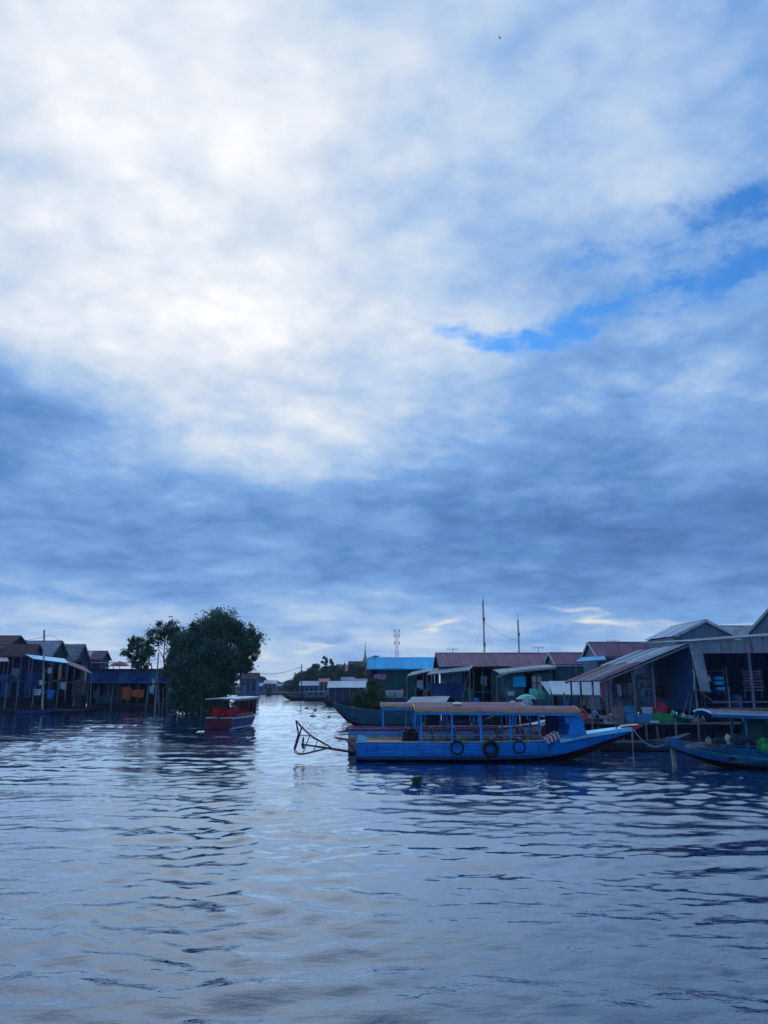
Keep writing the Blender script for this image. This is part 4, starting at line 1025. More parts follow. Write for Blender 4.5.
def blue_stall():
    x0, x1, Y = X(88, 99), X(168, 99), 99.0
    root = thing('floating_shop', 'long deep-blue floating shop with flat roof left of the big tree', 'shop', (x0, Y, 0)); W_ = x1 - x0
    MB().box((W_ / 2, 2.6, .35), (W_, 5.2, .9)).build('raft', M['dark_wood'], root)
    n = 8
    for i in range(n):
        a, b = W_ * i / n, W_ * (i + 1) / n
        MB().box(((a + b) / 2, 0, 4.05), (b - a - .03, .06, 1.7)).build('wall_panel', M['wall_deep'] if i % 3 else M['wall_blue'], root)
        MB().box(((a + b) / 2, 2.2, 2.0), (b - a - .03, .06, 2.4)).build('inner_wall', M['wall_dark'] if i not in (1, 2) else M['wall_teal'], root)
        MB().box((a + .05, -.02, 2.0), (.12, .12, 2.5)).build('post', M['grey_wood'], root)
    MB().box((W_ / 2, -.25, 3.35), (W_, .5, .10)).build('ledge', M['blue_tarp'], root)
    for i in range(10): MB().box((W_ * (i + .5) / 10, 2.4, 5.0), (W_ / 10 - .02, 5.6, .09)).build('roof_sheet', M['wall_deep'], root)
    MB().box((W_ / 2, 5.0, 2.9), (W_, .06, 4.2)).build('back_wall', M['wall_dark'], root)
    for xx in (0, W_): MB().box((xx, 2.5, 2.9), (.06, 5.0, 4.2)).build('end_wall', M['wall_deep'], root)
    MB().bar((W_ * .02, -.15, 5.85), (W_ * .78, -.15, 5.75), .10, .12).build('top_rail', M['tin_pale'], root)
    for i in (0.02, .3, .55, .78): MB().bar((W_ * i, -.15, 5.0), (W_ * i, -.15, 5.8), .07).build('rail_post', M['grey_wood'], root)
    for i in range(12): MB().box((W_ * .12 + i * .17, -.1, 1.25), (.12, .04, .95)).build('fence_slat', M['wall_teal'], root)
    MB().bar((W_ * .05, -.1, 3.3), (W_ * .28, -.2, 5.6), .07).build('brace', M['grey_wood'], root)
    MB().bar((W_ * .5, -.1, 3.4), (W_ * .72, -.2, 4.6), .06).build('brace', M['blue_tarp'], root)
blue_stall()
tag(MB().lathe([(.02, .62), (.6, .42), (1.15, .12), (1.3, 0), (1.2, -.03)], n=14).cyl((0, 0, -1.3), (0, 0, .6), .04).build('parasol', M['red_tarp'], smooth=False), 'red parasol top showing above the flat-roofed blue shop', 'parasol').location = (X(118, 100.5), 100.5, 5.45)
def drape(name, label, loc, w, h, m, rz=0, cat='tarpaulin', fold=.12):
    N, K = 14, 8; V = []
    for lay in (0, .02):
        for i in range(N + 1):
            for j in range(K + 1):
                u, v = i / N, j / K
                V.append((w * (u - .5) * (1 - .12 * v * math.sin(7 * u)), fold * math.sin(9 * u + 2 * v) * (.3 + v) + lay, -h * v * (1 - .10 * math.sin(5 * u + 1))))
    W_ = K + 1; Q = (N + 1) * W_; Fs = []
    for i in range(N):
        for j in range(K):
            a = i * W_ + j; Fs += [(a, a + 1, a + W_ + 1, a + W_), (Q + a, Q + a + W_, Q + a + W_ + 1, Q + a + 1)]
    o = MB().add(V, Fs).build(name, m, smooth=True, fix=False); o.location = loc; o.rotation_euler = (0, 0, rz)
    return tag(o, label, cat)
drape('hanging_tarpaulin', 'crumpled orange tarpaulin hung on the porch of the blue floating shop', (X(126.5, 98.5), 98.5, 2.75), 1.3, 1.5, M['orange_tarp'])
drape('hanging_tarpaulin', 'wide folded red-orange cloth on the porch right of the orange tarpaulin', (X(137, 98.5), 98.5, 2.45), 1.9, .9, M['orange_tarp'])
drape('hanging_tarpaulin', 'deep blue tarpaulin slung below the light blue awning on the left bank', (X(30, 88), 88.0, 4.3), 1.6, 2.4, M['wall_deep'], fold=.25)
drape('hanging_tarpaulin', 'bright blue cloth bundle hanging near the water right of the utility pole', (X(51, 86), 86.0, 2.5), .9, 1.0, M['blue_tarp'], fold=.2)
drape('hanging_tarpaulin', 'deep blue sheet covering the porch at the left picture edge', (X(8, 88), 87.9, 4.2), 2.6, .7, M['wall_deep'])
# poles
def pole(name, label, px, Y, ytop, r, boxes=(), arms=(), m=None, lean=0.0):
    root = thing(name, label, 'pole', (X(px, Y), Y, 0)); zt = Zp(ytop, Y)
    MB().tube([(0, 0, -1.5), (lean * .5, 0, zt * .5), (lean, 0, zt)], [r, r * .9, r * .75], 8).build('shaft', m or M['grey_pole'], root, smooth=True)
    for (dx_, py, w, h, mm) in boxes:
        MB().box((dx_, -.28, Zp(py, Y)), (w, .18, h)).box((dx_ * .4, -.14, Zp(py, Y)), (abs(dx_) + .1, .05, .06)).build('meter_box', mm, root)
    for (py, w) in arms: MB().bar((-w / 2, 0, Zp(py, Y)), (w / 2, 0, Zp(py, Y)), .06).build('crossarm', M['grey_wood'], root)
    return root
M['grey_pole'] = mat('weathered_concrete', (.42, .40, .37), .8, var=.15, dirt=(.2, .18, .16))
pp = pole('utility_pole', 'grey utility pole with meter boxes standing in water at the left bank', 45.4, 86.0, 629, .14,
     boxes=((.42, 670.5, .36, .62, M['pale_plastic']), (-.42, 682.5, .30, .55, M['pale_plastic']), (-.75, 692, .75, .66, M['pale_plastic'])), lean=-.75)
for k in range(3): MB().box((-.85 + .02 * k, -.38, Zp(692, 86) - .18 + .18 * k), (.44 - .1 * (k % 2), .01, .05)).build('stencil_mark', M['dark_wood'], pp)
pole('utility_pole', 'thin grey pole between the blue shop and the big tree', 156.3, 92, 652, .10, boxes=((-.30, 681, .26, .5, M['pale_plastic']), (-.30, 686, .26, .4, M['pale_plastic'])))
pole('utility_pole', 'far thin dark pole beside the distant trees', 301.2, 215, 664, .15, m=M['dark_wood'], arms=((667, 1.2),))
def wire(a, b, sag, r, lab): return rope(a, b, sag, r, lab, 'wire', 'overhead_wire', 'wire')
M['wire'] = mat('black_cable', (.03, .03, .035), .6, bump=0)
wire(ap(301.2, 666.5, 215), ap(252, 673, 190), .9, .06, 'sagging overhead wire running left from the far dark pole')
wire(ap(-6, 667, 85), ap(30, 656.5, 86), .25, .035, 'dark cable slung under the awnings at the left picture edge')
wire(ap(134, 661.0, 97), ap(156, 658, 92), .2, .03, 'short wire from the blue shop to the thin pole')

# ------------------------------------------------------------------ trees
def leaf_mat(name, c):
    m = bpy.data.materials.new(name); m.use_nodes = True; t = m.node_tree; b = t.nodes['Principled BSDF']
    g = t.nodes.new('ShaderNodeNewGeometry'); rn = Ex(t, g.outputs['Random Per Island'])
    tcn = t.nodes.new('ShaderNodeTexCoord'); n = noise(t, tcn.outputs['Object'], .5, 3, .5)
    f = (rn * .6 + n * .6 - .1).clamp()
    col_ = ramp(t, f, [(0, tuple(x * .5 for x in c)), (.5, c), (1, (c[0] * 2.2, c[1] * 1.7, c[2] * 1.4))], 'LINEAR')
    t.links.new(col_, b.inputs['Base Color']); b.inputs['Roughness'].default_value = .6
    b.inputs['Specular IOR Level'].default_value = .25
    tr = t.nodes.new('ShaderNodeBsdfTranslucent'); t.links.new(col_, tr.inputs[0])
    mx = t.nodes.new('ShaderNodeMixShader'); mx.inputs[0].default_value = .2
    t.links.new(b.outputs[0], mx.inputs[1]); t.links.new(tr.outputs[0], mx.inputs[2])
    t.links.new(mx.outputs[0], t.nodes['Material Output'].inputs[0])
    return m
M['leaf'] = leaf_mat('dark_leaf', (.052, .130, .085))
M['leaf2'] = leaf_mat('bush_leaf', (.040, .10, .035))
M['leaf_far'] = leaf_mat('far_leaf', (.035, .070, .040))
M['bark'] = mat('tree_bark', (.16, .14, .12), .85, var=.3, scale=3, stretch=(3, 3, .5), dirt=(.05, .05, .04), bump=.6)
def leaves(lobes, n, size, seed, clump=.42, per=60, long=1.7):
    rs = np.random.RandomState(seed); lob = np.array(lobes, float)
    wgt = (lob[:, 3] * lob[:, 4] + lob[:, 4] * lob[:, 5] + lob[:, 3] * lob[:, 5]); wgt /= wgt.sum()
    K = max(4, n // per); li = rs.choice(len(lob), K, p=wgt)
    d = rs.normal(size=(K, 3)); d /= np.linalg.norm(d, axis=1)[:, None]
    rad = rs.uniform(.25, 1.0, K) ** .45 * rs.uniform(.86, 1.10, K)
    cc = lob[li, :3] + d * lob[li, 3:6] * rad[:, None]
    ci = rs.randint(0, K, n); cs = clump * rs.uniform(.6, 1.4, K)
    p = cc[ci] + rs.normal(size=(n, 3)) * (cs[ci] * np.mean(lob[li][:, 3:6], 1)[ci] * .42)[:, None] * np.array([1, 1, .75])
    nrm = d[ci] * .9 + rs.normal(size=(n, 3)) * .55 + np.array([0, 0, .35]); nrm /= np.linalg.norm(nrm, axis=1)[:, None]
    t = np.cross(nrm, rs.normal(size=(n, 3))); t /= np.linalg.norm(t, axis=1)[:, None]; b = np.cross(nrm, t)
    s = size * rs.uniform(.6, 1.3, n)[:, None]
    V = np.stack([p - t * s * long / 2, p - b * s * .42 - nrm * s * .10, p + t * s * long / 2 - nrm * s * .15, p + b * s * .42 - nrm * s * .10], 1).reshape(-1, 3)
    F = np.arange(n * 4).reshape(n, 4)
    me = bpy.data.meshes.new('crown'); me.from_pydata(V.tolist(), [], F.tolist()); me.update()
    return me
def tree(name, label, loc, lobes, limbs, n, size, seed, m, cat='tree', group=None, clump=.42, per=60, rz=0.0, rtop=.35):
    root = thing(name, label, cat, loc, rz, group)
    cr = bpy.data.objects.new('crown', leaves(lobes, n, size, seed, clump, per)); cr.data.materials.append(m); COL.objects.link(cr); cr.parent = root
    for i, (pts, r) in enumerate(limbs):
        k = len(pts)
        MB().tube(pts, [r * (1 - (1 - rtop) * j / (k - 1)) for j in range(k)], 7).build('trunk' if i == 0 else 'limb', M['bark'], root, smooth=True)
    return root
TX = X(207, 85)
rt = random.Random(5)
big_limbs = [([(0, 0, -1.5), (.1, 0, 1.5), (.5, .2, 4.0), (.8, 0, 7.5)], .32)]
for k in range(9):
    a = rt.uniform(0, 6.28); r0 = rt.uniform(.5, 2.6); hx, hy = math.cos(a), math.sin(a) * .6
    big_limbs.append(([(hx * r0, hy * r0, -1.5), (hx * r0 * 1.05, hy * r0, 1.2), (hx * r0 * 1.5, hy * r0 * 1.4, 4.2), (hx * (r0 * 1.6 + .8), hy * 2, rt.uniform(6, 8))], rt.uniform(.09, .18)))
for (ex, ez) in ((4.6, 7.8), (-3.6, 7.0), (2.0, 9.6), (-1.5, 9.0)):
    big_limbs.append(([(.3, 0, 3.2), (ex * .5, 0, (3.2 + ez) / 2 + .3), (ex, .1, ez)], .14))
tree('broadleaf_tree', 'large dense dark tree rising from the water left of mid-river', (TX, 85, 0),
     [(1.2, 0, 9.2, 2.1, 1.9, 1.5), (-.6, .2, 8.4, 1.9, 1.9, 1.5), (2.6, -.3, 8.4, 1.5, 1.5, 1.2), (4.3, .2, 7.5, 1.6, 1.6, 1.5), (5.0, 0, 6.4, 1.1, 1.2, 1.0), (-2.3, -.2, 7.1, 1.7, 1.7, 1.5),
      (.6, -.6, 6.7, 2.6, 2.0, 1.9), (-3.4, 0, 5.4, 1.3, 1.5, 1.5), (-1.2, -.5, 5.0, 2.4, 2.0, 1.7), (2.6, -.3, 5.4, 2.0, 1.9, 1.7), (4.2, 0, 5.0, 1.0, 1.2, .9), (-2.8, 0, 3.4, 1.6, 1.6, 1.6), (.4, -.3, 3.2, 2.4, 2.0, 1.5),
      (2.4, 0, 3.3, 1.4, 1.5, 1.2), (-1.6, -.3, 1.7, 2.0, 1.7, 1.1), (.9, -.2, 1.7, 2.0, 1.7, 1.0), (-3.3, 0, 1.5, 1.1, 1.3, .9), (-2.5, 0, .75, 1.4, 1.3, .8), (-.4, -.2, .7, 1.6, 1.3, .7), (1.5, 0, .75, 1.4, 1.3, .7)],
     big_limbs, 64000, .19, 3, M['leaf'], clump=.50, per=70).scale = (.95, .95, 1.04)
tree('slender_tree', 'slender sparse tree touching the left flank of the big tree', (X(160, 88), 88, 0),
     [(.5, 0, 8.4, 1.3, 1.2, 1.0), (-.7, 0, 7.5, 1.1, 1.1, .9), (1.5, 0, 7.2, 1.0, 1.0, .9), (-1.2, 0, 6.6, .7, .8, .6), (1.3, 0, 5.6, .9, .9, .8), (.9, 0, 4.2, .8, .9, 1.0)], [([(1.0, 0, -1.5), (.8, 0, 2.5), (.2, 0, 5.2), (.2, 0, 8.4)], .13), ([(.3, 0, 5), (1.0, 0, 6.2), (1.3, 0, 7.2)], .06), ([(.3, 0, 5.2), (-.4, 0, 6.2), (-.6, 0, 7.3)], .06)], 4600, .17, 8, M['leaf'], clump=.50, per=36).scale = (1.05, 1, 1.12)
tree('slender_tree', 'small leaning sparse tree at the far left of the tree group, above the blue shop', (X(146, 88), 88, 0),
     [(-1.3, 0, 6.8, 1.0, 1.0, .7), (-.5, 0, 5.9, 1.0, 1.0, .8), (-2.1, 0, 6.0, .7, .8, .6), (-.7, 0, 4.7, .8, .9, .7), (-1.6, 0, 5.2, .7, .8, .6)], [([(1.7, 0, -1.5), (1.4, 0, 2.2), (.4, 0, 4.6), (-1.2, 0, 6.6)], .11), ([(.4, 0, 4.6), (-.4, 0, 5.0), (-1.0, 0, 5.2)], .05)], 3600, .17, 9, M['leaf'], clump=.50, per=32).scale = (1.05, 1, 1.12)
# bush of water palms on the right of the channel
tree('water_bush', 'dense green water bush standing in the channel behind the teal boat', (X(367, 72), 72, 0),
     [(0, 0, 1.5, 1.3, 1.2, 1.0), (.6, 0, 2.5, .7, .8, .9), (-.7, 0, 1.7, .8, .9, .9), (1.1, 0, 1.5, .7, .8, .8)], [([(0, 0, -1.2), (.05, 0, .8), (.1, 0, 2.2)], .07), ([(.4, .1, -1.2), (.5, 0, .8), (.7, 0, 2.6)], .05), ([(-.5, 0, -1.2), (-.6, 0, .8), (-.8, 0, 1.8)], .05)], 4200, .16, 12, M['leaf2'], cat='bush', clump=.5, per=35)
# far wood behind the bend: trees one by one
far_src = {}
def far_tree(px, Y, ytop, wpx, kind, label):
    H = Zp(ytop, Y) - .3; Wm = wpx * Y / 780 / 2
    lob = {0: [(0, 0, .68, .8, .8, .30), (-.55, 0, .52, .6, .6, .26), (.55, 0, .50, .6, .6, .25), (0, 0, .30, .9, .8, .24), (.2, 0, .84, .4, .4, .16)],
           1: [(0, 0, .75, .7, .7, .24), (.4, 0, .55, .75, .7, .25), (-.5, 0, .45, .7, .6, .28), (0, 0, .22, .9, .7, .20)],
           2: [(-.25, 0, .86, .42, .42, .13), (.35, 0, .80, .42, .42, .12), (0, 0, .60, .55, .5, .13), (-.3, 0, .45, .4, .4, .1)]}[kind]
    L2 = [(a * Wm, b * Wm, c * H, d * Wm, e * Wm, f * H) for (a, b, c, d, e, f) in lob]
    return tree('far_tree', label, (X(px, Y), Y, .25), L2, [([(0, 0, -.6), (0, 0, H * .4), (.05 * Wm, 0, H * .8)], .02 * H)], 5200 if kind < 2 else 420, (.72 if kind < 2 else .45) * H / 10, int(px * 7 + kind), M['leaf_far'], group='trees of the far wood', clump=.36, per=30)
for a in ((294, 330, 678, 18, 1, 'lowest distant tree at the left foot of the far wood'),
          (303, 310, 671, 20, 0, 'rounded distant tree just right of the far dark pole'),
          (314, 300, 664.5, 22, 0, 'distant tree on the shoulder of the far wood'),
          (324, 305, 653.5, 9, 2, 'tall sparse distant tree, left of the two topping the far wood'),
          (331, 300, 655, 9, 2, 'tall sparse distant tree, right of the two topping the far wood'),
          (329, 290, 664, 26, 1, 'broad distant tree below the two sparse tree tops'),
          (343, 285, 664, 22, 0, 'distant tree in the middle of the far wood, left of the spire'),
          (356, 280, 662, 20, 1, 'distant tree standing before the red temple roof'),
          (376, 270, 655.5, 18, 1, 'distant tree top showing above the bright blue roof'),
          (262, 420, 676.5, 12, 0, 'small distant tree just right of the big dark tree'),
          (277, 460, 681, 16, 1, 'low distant tree on the far bank, left one'),
          (289, 460, 680, 14, 0, 'low distant tree on the far bank, right one')):
    far_tree(*a)
# far bank
fb = MB(); N = 60; V = []
for i in range(N + 1):
    x = -900 + 1800 * i / N
    for (y, z) in ((470, -.5), (480, .6 + .4 * math.sin(i * 1.7)), (560, 1.2), (900, 1.0), (1230, .8)): V.append((x * (1 if y < 900 else 1.3), y + 8 * math.sin(i * .9), z))
fb.add(V, [(i * 5 + j, (i + 1) * 5 + j, (i + 1) * 5 + j + 1, i * 5 + j + 1) for i in range(N) for j in range(4)])
tag(fb.build('far_bank', mat('far_bank_earth', (.06, .07, .04), .9, var=.3, scale=.02)), kind='structure')
tag(MB().box((0, 0, 0), (110, 34, 1.2)).build('wooded_island', mat('far_bank_earth', (.06, .07, .04))), kind='structure').location = (X(345, 300) , 300, 0)
def temple():
    Y = 284; root = thing('temple', 'distant red-roofed temple with a thin spire above the far wood', 'temple', (X(365, Y), Y, 0)); s = Y / 800
    gold = mat('faded_gold_stucco', (.42, .30, .16), .6, var=.2); wall = mat('cream_stucco', (.5, .45, .38), .7)
    MB().box((-2.6, 0, 4.2), (8, 6, 7.6)).build('wall', wall, root)
    for k, (zb, hw, h) in enumerate(((8.0, 4.6, 2.6), (9.6, 3.4, 2.2))):
        MB().prism([(0, -hw, zb), (0, hw, zb), (0, 0, zb + h)], (-2.6 - 4.6 + k, 0, 0), (-2.6 + 4.2 - k, 0, 0)).build('roof', M['tin_dkred'] if k else M['red_paint'], root)
    for k in range(4): MB().box((-5.4 + k * 1.8, -3.02, 4.5), (.9, .06, 2.4)).build('window', M['glass'], root)
    MB().lathe([(1.6, 8.5), (1.5, 10.6), (1.1, 11.2), (.95, 12.2), (.5, 13.2), (.28, 14.4), (.16, 16.0), (.06, 18.4), (.02, 19.2)], n=12).build('spire', gold, root)
temple()
# masts
def mast(name, label, px, Y, ytop, w, rungs, m, taper=1.0, base=0.0):
    root = thing(name, label, 'mast', (X(px, Y), Y, 0)); H = Zp(ytop, Y)
    c3 = [(math.cos(a) * w, math.sin(a) * w) for a in (R(90), R(210), R(330))]
    for (cx_, cy_) in c3: MB().bar((cx_, cy_, base), (cx_ * taper, cy_ * taper, H - .8), .045).build('leg', m, root)
    br = MB()
    for i in range(rungs):
        z0, z1 = base + (H - .8 - base) * i / rungs, base + (H - .8 - base) * (i + 1) / rungs; t0, t1 = 1 + (taper - 1) * i / rungs, 1 + (taper - 1) * (i + 1) / rungs
        for k in range(3):
            a, b = c3[k], c3[(k + 1) % 3]
            br.bar((a[0] * t0, a[1] * t0, z0), (b[0] * t1, b[1] * t1, z1), .028); br.bar((a[0] * t0, a[1] * t0, z0), (b[0] * t0, b[1] * t0, z0), .028)
    br.build('lattice', m, root)['kind'] = 'stuff'
    MB().cyl((0, 0, H - .9), (0, 0, H), .035, 6).build('antenna', m, root)
    return root, H
M['mast'] = mat('galvanised_mast', (.16, .17, .19), .6, var=.2)
M['mast_red'] = mat('red_white_mast', (.34, .20, .20), .6, var=.5, scale=.4)
m1, H1 = mast('radio_mast', 'tallest thin lattice mast behind the long maroon roof', 485.5, 112, 593, .13, 34, M['mast'])
m2, H2 = mast('radio_mast', 'shorter thin mast right of the tallest one behind the maroon roof', 520.5, 112, 613, .11, 26, M['mast'])
m3, H3 = mast('radio_mast', 'faint red lattice tower with aerials above the blue roof', 397, 170, 628, .62, 14, M['mast_red'], taper=.45)
for (root, H, w_) in ((m1, H1, .28), (m2, H2, .22)):
    for f in (.55, .78): MB().box((.05, -.12, H * f), (w_, .12, .5)).build('aerial_box', M['mast'], root)
    for sd in (-1, 1): MB().tube([(0, 0, H * .8), (sd * 3.2, 1, 1.5)], .008, 3).build('guy_wire', M['wire'], root)
for k, f in enumerate((.80, .90, .97)):
    for sd in (-1, 1): MB().box((sd * .55, 0, H3 * f), (.16, .12, .8)).bar((0, 0, H3 * f), (sd * .55, 0, H3 * f), .05).build('panel_aerial', M['mast_red'], m3)
def tv_aerial(px, Y, ytop, ybase, label):
    root = thing('tv_aerial', label, 'aerial', (X(px, Y), Y, Zp(ybase, Y))); h = Zp(ytop, Y) - Zp(ybase, Y)
    MB().cyl((0, 0, -.6), (0, 0, h), .025, 5).build('rod', M['mast'], root)
    b = MB().bar((-.5, 0, h - .1), (.5, 0, h - .1), .025)
    for i in range(5): b.bar((-.45 + i * .22, -.25, h - .1), (-.45 + i * .22, .25, h - .1), .02).bar((-.45 + i * .22, 0, h - .22), (-.45 + i * .22, 0, h + .02), .02)
    b.build('aerial_arms', M['mast'], root)
tv_aerial(453.5, 66, 647.5, 653, 'small television aerial near the left end of the long maroon roof')
tv_aerial(540, 66, 646.0, 653, 'small television aerial near the right end of the long maroon roof')
tv_aerial(616, 56.5, 639, 643, 'reddish television aerial on the maroon roof above the lean-to')
# ------------------------------------------------------------------ far floating houses and boats in the channel
def far_house(label, px0, px1, Y, ybase, yeave, ytop, roofm, wallm, nwin=3, group='distant floating houses', raft=True):
    x0, x1 = X(px0, Y), X(px1, Y); root = thing('floating_house', label, 'house', ((x0 + x1) / 2, Y, 0), 0, group); W_ = x1 - x0; D_ = min(6, W_)
    zb, ze, zr = .5, Zp(yeave, Y), Zp(ytop, Y)
    MB().box((0, D_ / 2, .15), (W_ + .8, D_ + .8, .8)).build('raft', M['dark_wood'], root)
    MB().box((0, D_ / 2, (zb + ze) / 2), (W_, D_, ze - zb)).build('wall', wallm, root)
    roof_slope(root, (-W_ / 2 - .3, -.5, ze), (W_ / 2 + .3, -.5, ze), (-W_ / 2 - .3, D_ / 2, zr), (W_ / 2 + .3, D_ / 2, zr), roofm, max(2.0, W_ / 5))
    roof_slope(root, (W_ / 2 + .3, D_ + .5, ze), (-W_ / 2 - .3, D_ + .5, ze), (W_ / 2 + .3, D_ / 2, zr), (-W_ / 2 - .3, D_ / 2, zr), roofm, W_)
    for s_ in (-1, 1): MB().prism([(s_ * W_ / 2, 0, ze), (s_ * W_ / 2, D_, ze), (s_ * W_ / 2, D_ / 2, zr - .1)], (-.03, 0, 0), (.03, 0, 0)).build('gable', wallm, root)
    for i in range(nwin):
        xx = -W_ / 2 + W_ * (i + .5) / nwin
        wn_ = MB().box((xx, -.02, zb + (ze - zb) * .55), (W_ / nwin * .5, .06, (ze - zb) * .45)).build('window', M['glass'], root)
    for i in range(nwin + 1): MB().cyl((-W_ / 2 + W_ * i / nwin, -.45, .3), (-W_ / 2 + W_ * i / nwin, -.45, ze), .07, 6).build('post', M['grey_wood'], root)
    return root
far_house('distant house with dull red roof just right of the big dark tree', 240, 256.5, 200, 700, 679, 672.5, M['tin_dkred'], M['wall_blue'])
far_house('distant floating house with grey roof, leftmost in the channel gap', 237, 250, 330, 692, 686.5, 683, M['tin'], M['wall_blue'])
far_house('distant floating house with pale roof, second from the left in the channel gap', 251.5, 262, 340, 692, 686, 682.8, M['tin_pale'], M['wall_deep'])
far_house('distant floating house with white roof corner beside the dark mooring hut', 264, 276, 350, 692, 683.5, 680.2, M['tarp_white'], M['wall_grey'])
far_house('distant low blue-grey floating house right of the mooring hut', 277, 287.5, 345, 692, 686, 683.5, M['tin'], M['wall_teal'])
far_house('distant dark floating house in front of the far wood', 288.5, 299, 330, 692, 687, 684, M['tin'], M['wall_dark'])
far_house('floating house with wide pale roof left of the orange-roofed one', 300, 318, 230, 694, 685.5, 681, M['tin_pale'], M['wall_blue'], 4)
far_house('small floating house with orange-pink roof standing behind the houseboats', 319.5, 328, 215, 694, 682, 678.5, mat('orange_pink_roof', (.70, .22, .16), .6), M['wall_grey'], 2)
far_house('floating house with broad white roof beside the green water bush', 329, 364, 135, 702, 687.5, 681, M['tarp_white'], M['wall_deep'], 5)
far_house('small floating house with dark eaves and white wall above the broad white roof', 342, 353, 190, 697, 680.5, 677, M['tin'], M['white_paint'], 2)
far_house('small grey floating house squeezed beside the blue-roofed house', 355, 366, 175, 697, 682, 678.5, M['tin'], M['wall_grey'], 2)
hut = tag(MB().box((0, 0, .9), (1.6, 1.6, 2.4)).prism([(-1, -1, 2.1), (1, -1, 2.1), (1, 1, 2.1), (-1, 1, 2.1)], (0, 0, 0), (0, 0, .15)).build('mooring_hut', M['wall_dark']), 'small dark mooring hut alone in the far channel', 'hut'); hut.location = (X(269, 255), 255, 0)
def houseboat(label, px0, px1, Y, flip, house=True):
    L = abs(X(px1, Y) - X(px0, Y)); x = X(px1, Y) if flip else X(px0, Y)
    b = side_boat('long_boat', label, (x, Y, 0), R(180 if flip else 0), L, .9, .55, [(0, 1, M['dark_wood'])], M['wall_dark'], bow=.7)
    if house:
        MB().box((L * .30, 0, 1.15), (L * .44, 1.4, 1.1)).build('cabin', M['wall_grey'], b); MB().box((L * .30, 0, 1.75), (L * .48, 1.7, .10)).build('cabin_roof', M['tin_pale'], b)
        for k in range(3): MB().box((L * (.18 + .11 * k), .71, 1.3), (.5, .04, .45)).build('cabin_window', M['glass'], b); MB().box((L * (.18 + .11 * k), -.71, 1.3), (.5, .04, .45)).build('cabin_window', M['glass'], b)
    return b
houseboat('long dark boat with low cabin and raised bow pointing left in the channel', 282.5, 330, 165, True)
houseboat('dark low boat moored in front of the broad white-roofed floating house', 322, 352, 118, True, False)
houseboat('dark boat lying under the low grey tin roof, right of the water bush', 384, 432, 66, False, False)
houseboat('dark boat moored in front of the long maroon-roofed house', 440, 500, 53.5, False, False)

# ------------------------------------------------------------------ red tour boat going away
M['dk_red'] = mat('dark_red_gloss', (.20, .012, .03), .4, var=.2, dirt=(.05, .01, .015))
RX, RY = X(221.8, 53), 52.6
rb = side_boat('tour_boat', 'dark red and white covered tour boat sailing away past the big tree', (RX, RY, 0), R(86), 9.8, 1.0, .80,
               [(0, .18, M['white_paint']), (.18, .93, M['wall_deep']), (.93, 1, M['white_paint'])], M['white_paint'], bow=.35, transom=M['dk_red'],
               can=(.15, 7.4, 2.02, .05, M['white_paint'], M['white_paint'], M['dk_red'], 0.05), posts=(.35, 1.6, 2.9, 4.2, 5.6, 7.2), inner=M['dk_red'], seats=(1.1, 2.1, 3.1, 4.1, 5.1), seatm=M['red_life'], floor=.50, frame=M['red_paint'])
MB().box((-.12, 0, .45), (.14, 1.86, .62)).build('stern_board', M['dk_red'], rb)
for sd in (-1, 1): MB().box((-.10, sd * .50, .83), (.20, .78, .05)).build('stern_cap', M['white_paint'], rb)
for sd in (-1, 1):
    for k in range(4): MB().box((1.0 + k * 1.3, sd * .97, .98), (1.1, .05, .16)).build('side_board', M['dk_red'], rb)
MB().box((6.9, 0, 1.35), (.05, 1.7, 1.2)).build('windscreen', M['glass'], rb)
fl = MB().cyl((0, 0, 0), (0, 0, .9), .02, 5).build('flag_staff', M['grey_wood'], rb); fl.location = (6.2, 0, 2.1)
N = 6; V = [(.0 + .45 * i / N, .05 * math.sin(i * 1.3), .9 - .30 * j - .03 * i) for i in range(N + 1) for j in range(2)]
fg = MB().add(V + [(v[0], v[1] + .01, v[2]) for v in V], [(2 * i, 2 * i + 1, 2 * i + 3, 2 * i + 2) for i in range(N)] + [(2 * N + 2 + 2 * i, 2 * N + 4 + 2 * i, 2 * N + 5 + 2 * i, 2 * N + 3 + 2 * i) for i in range(N)]).build('flag', M['red_life'], rb, fix=False); fg.location = (6.2, 0, 2.1)
tag(fl, None, None)
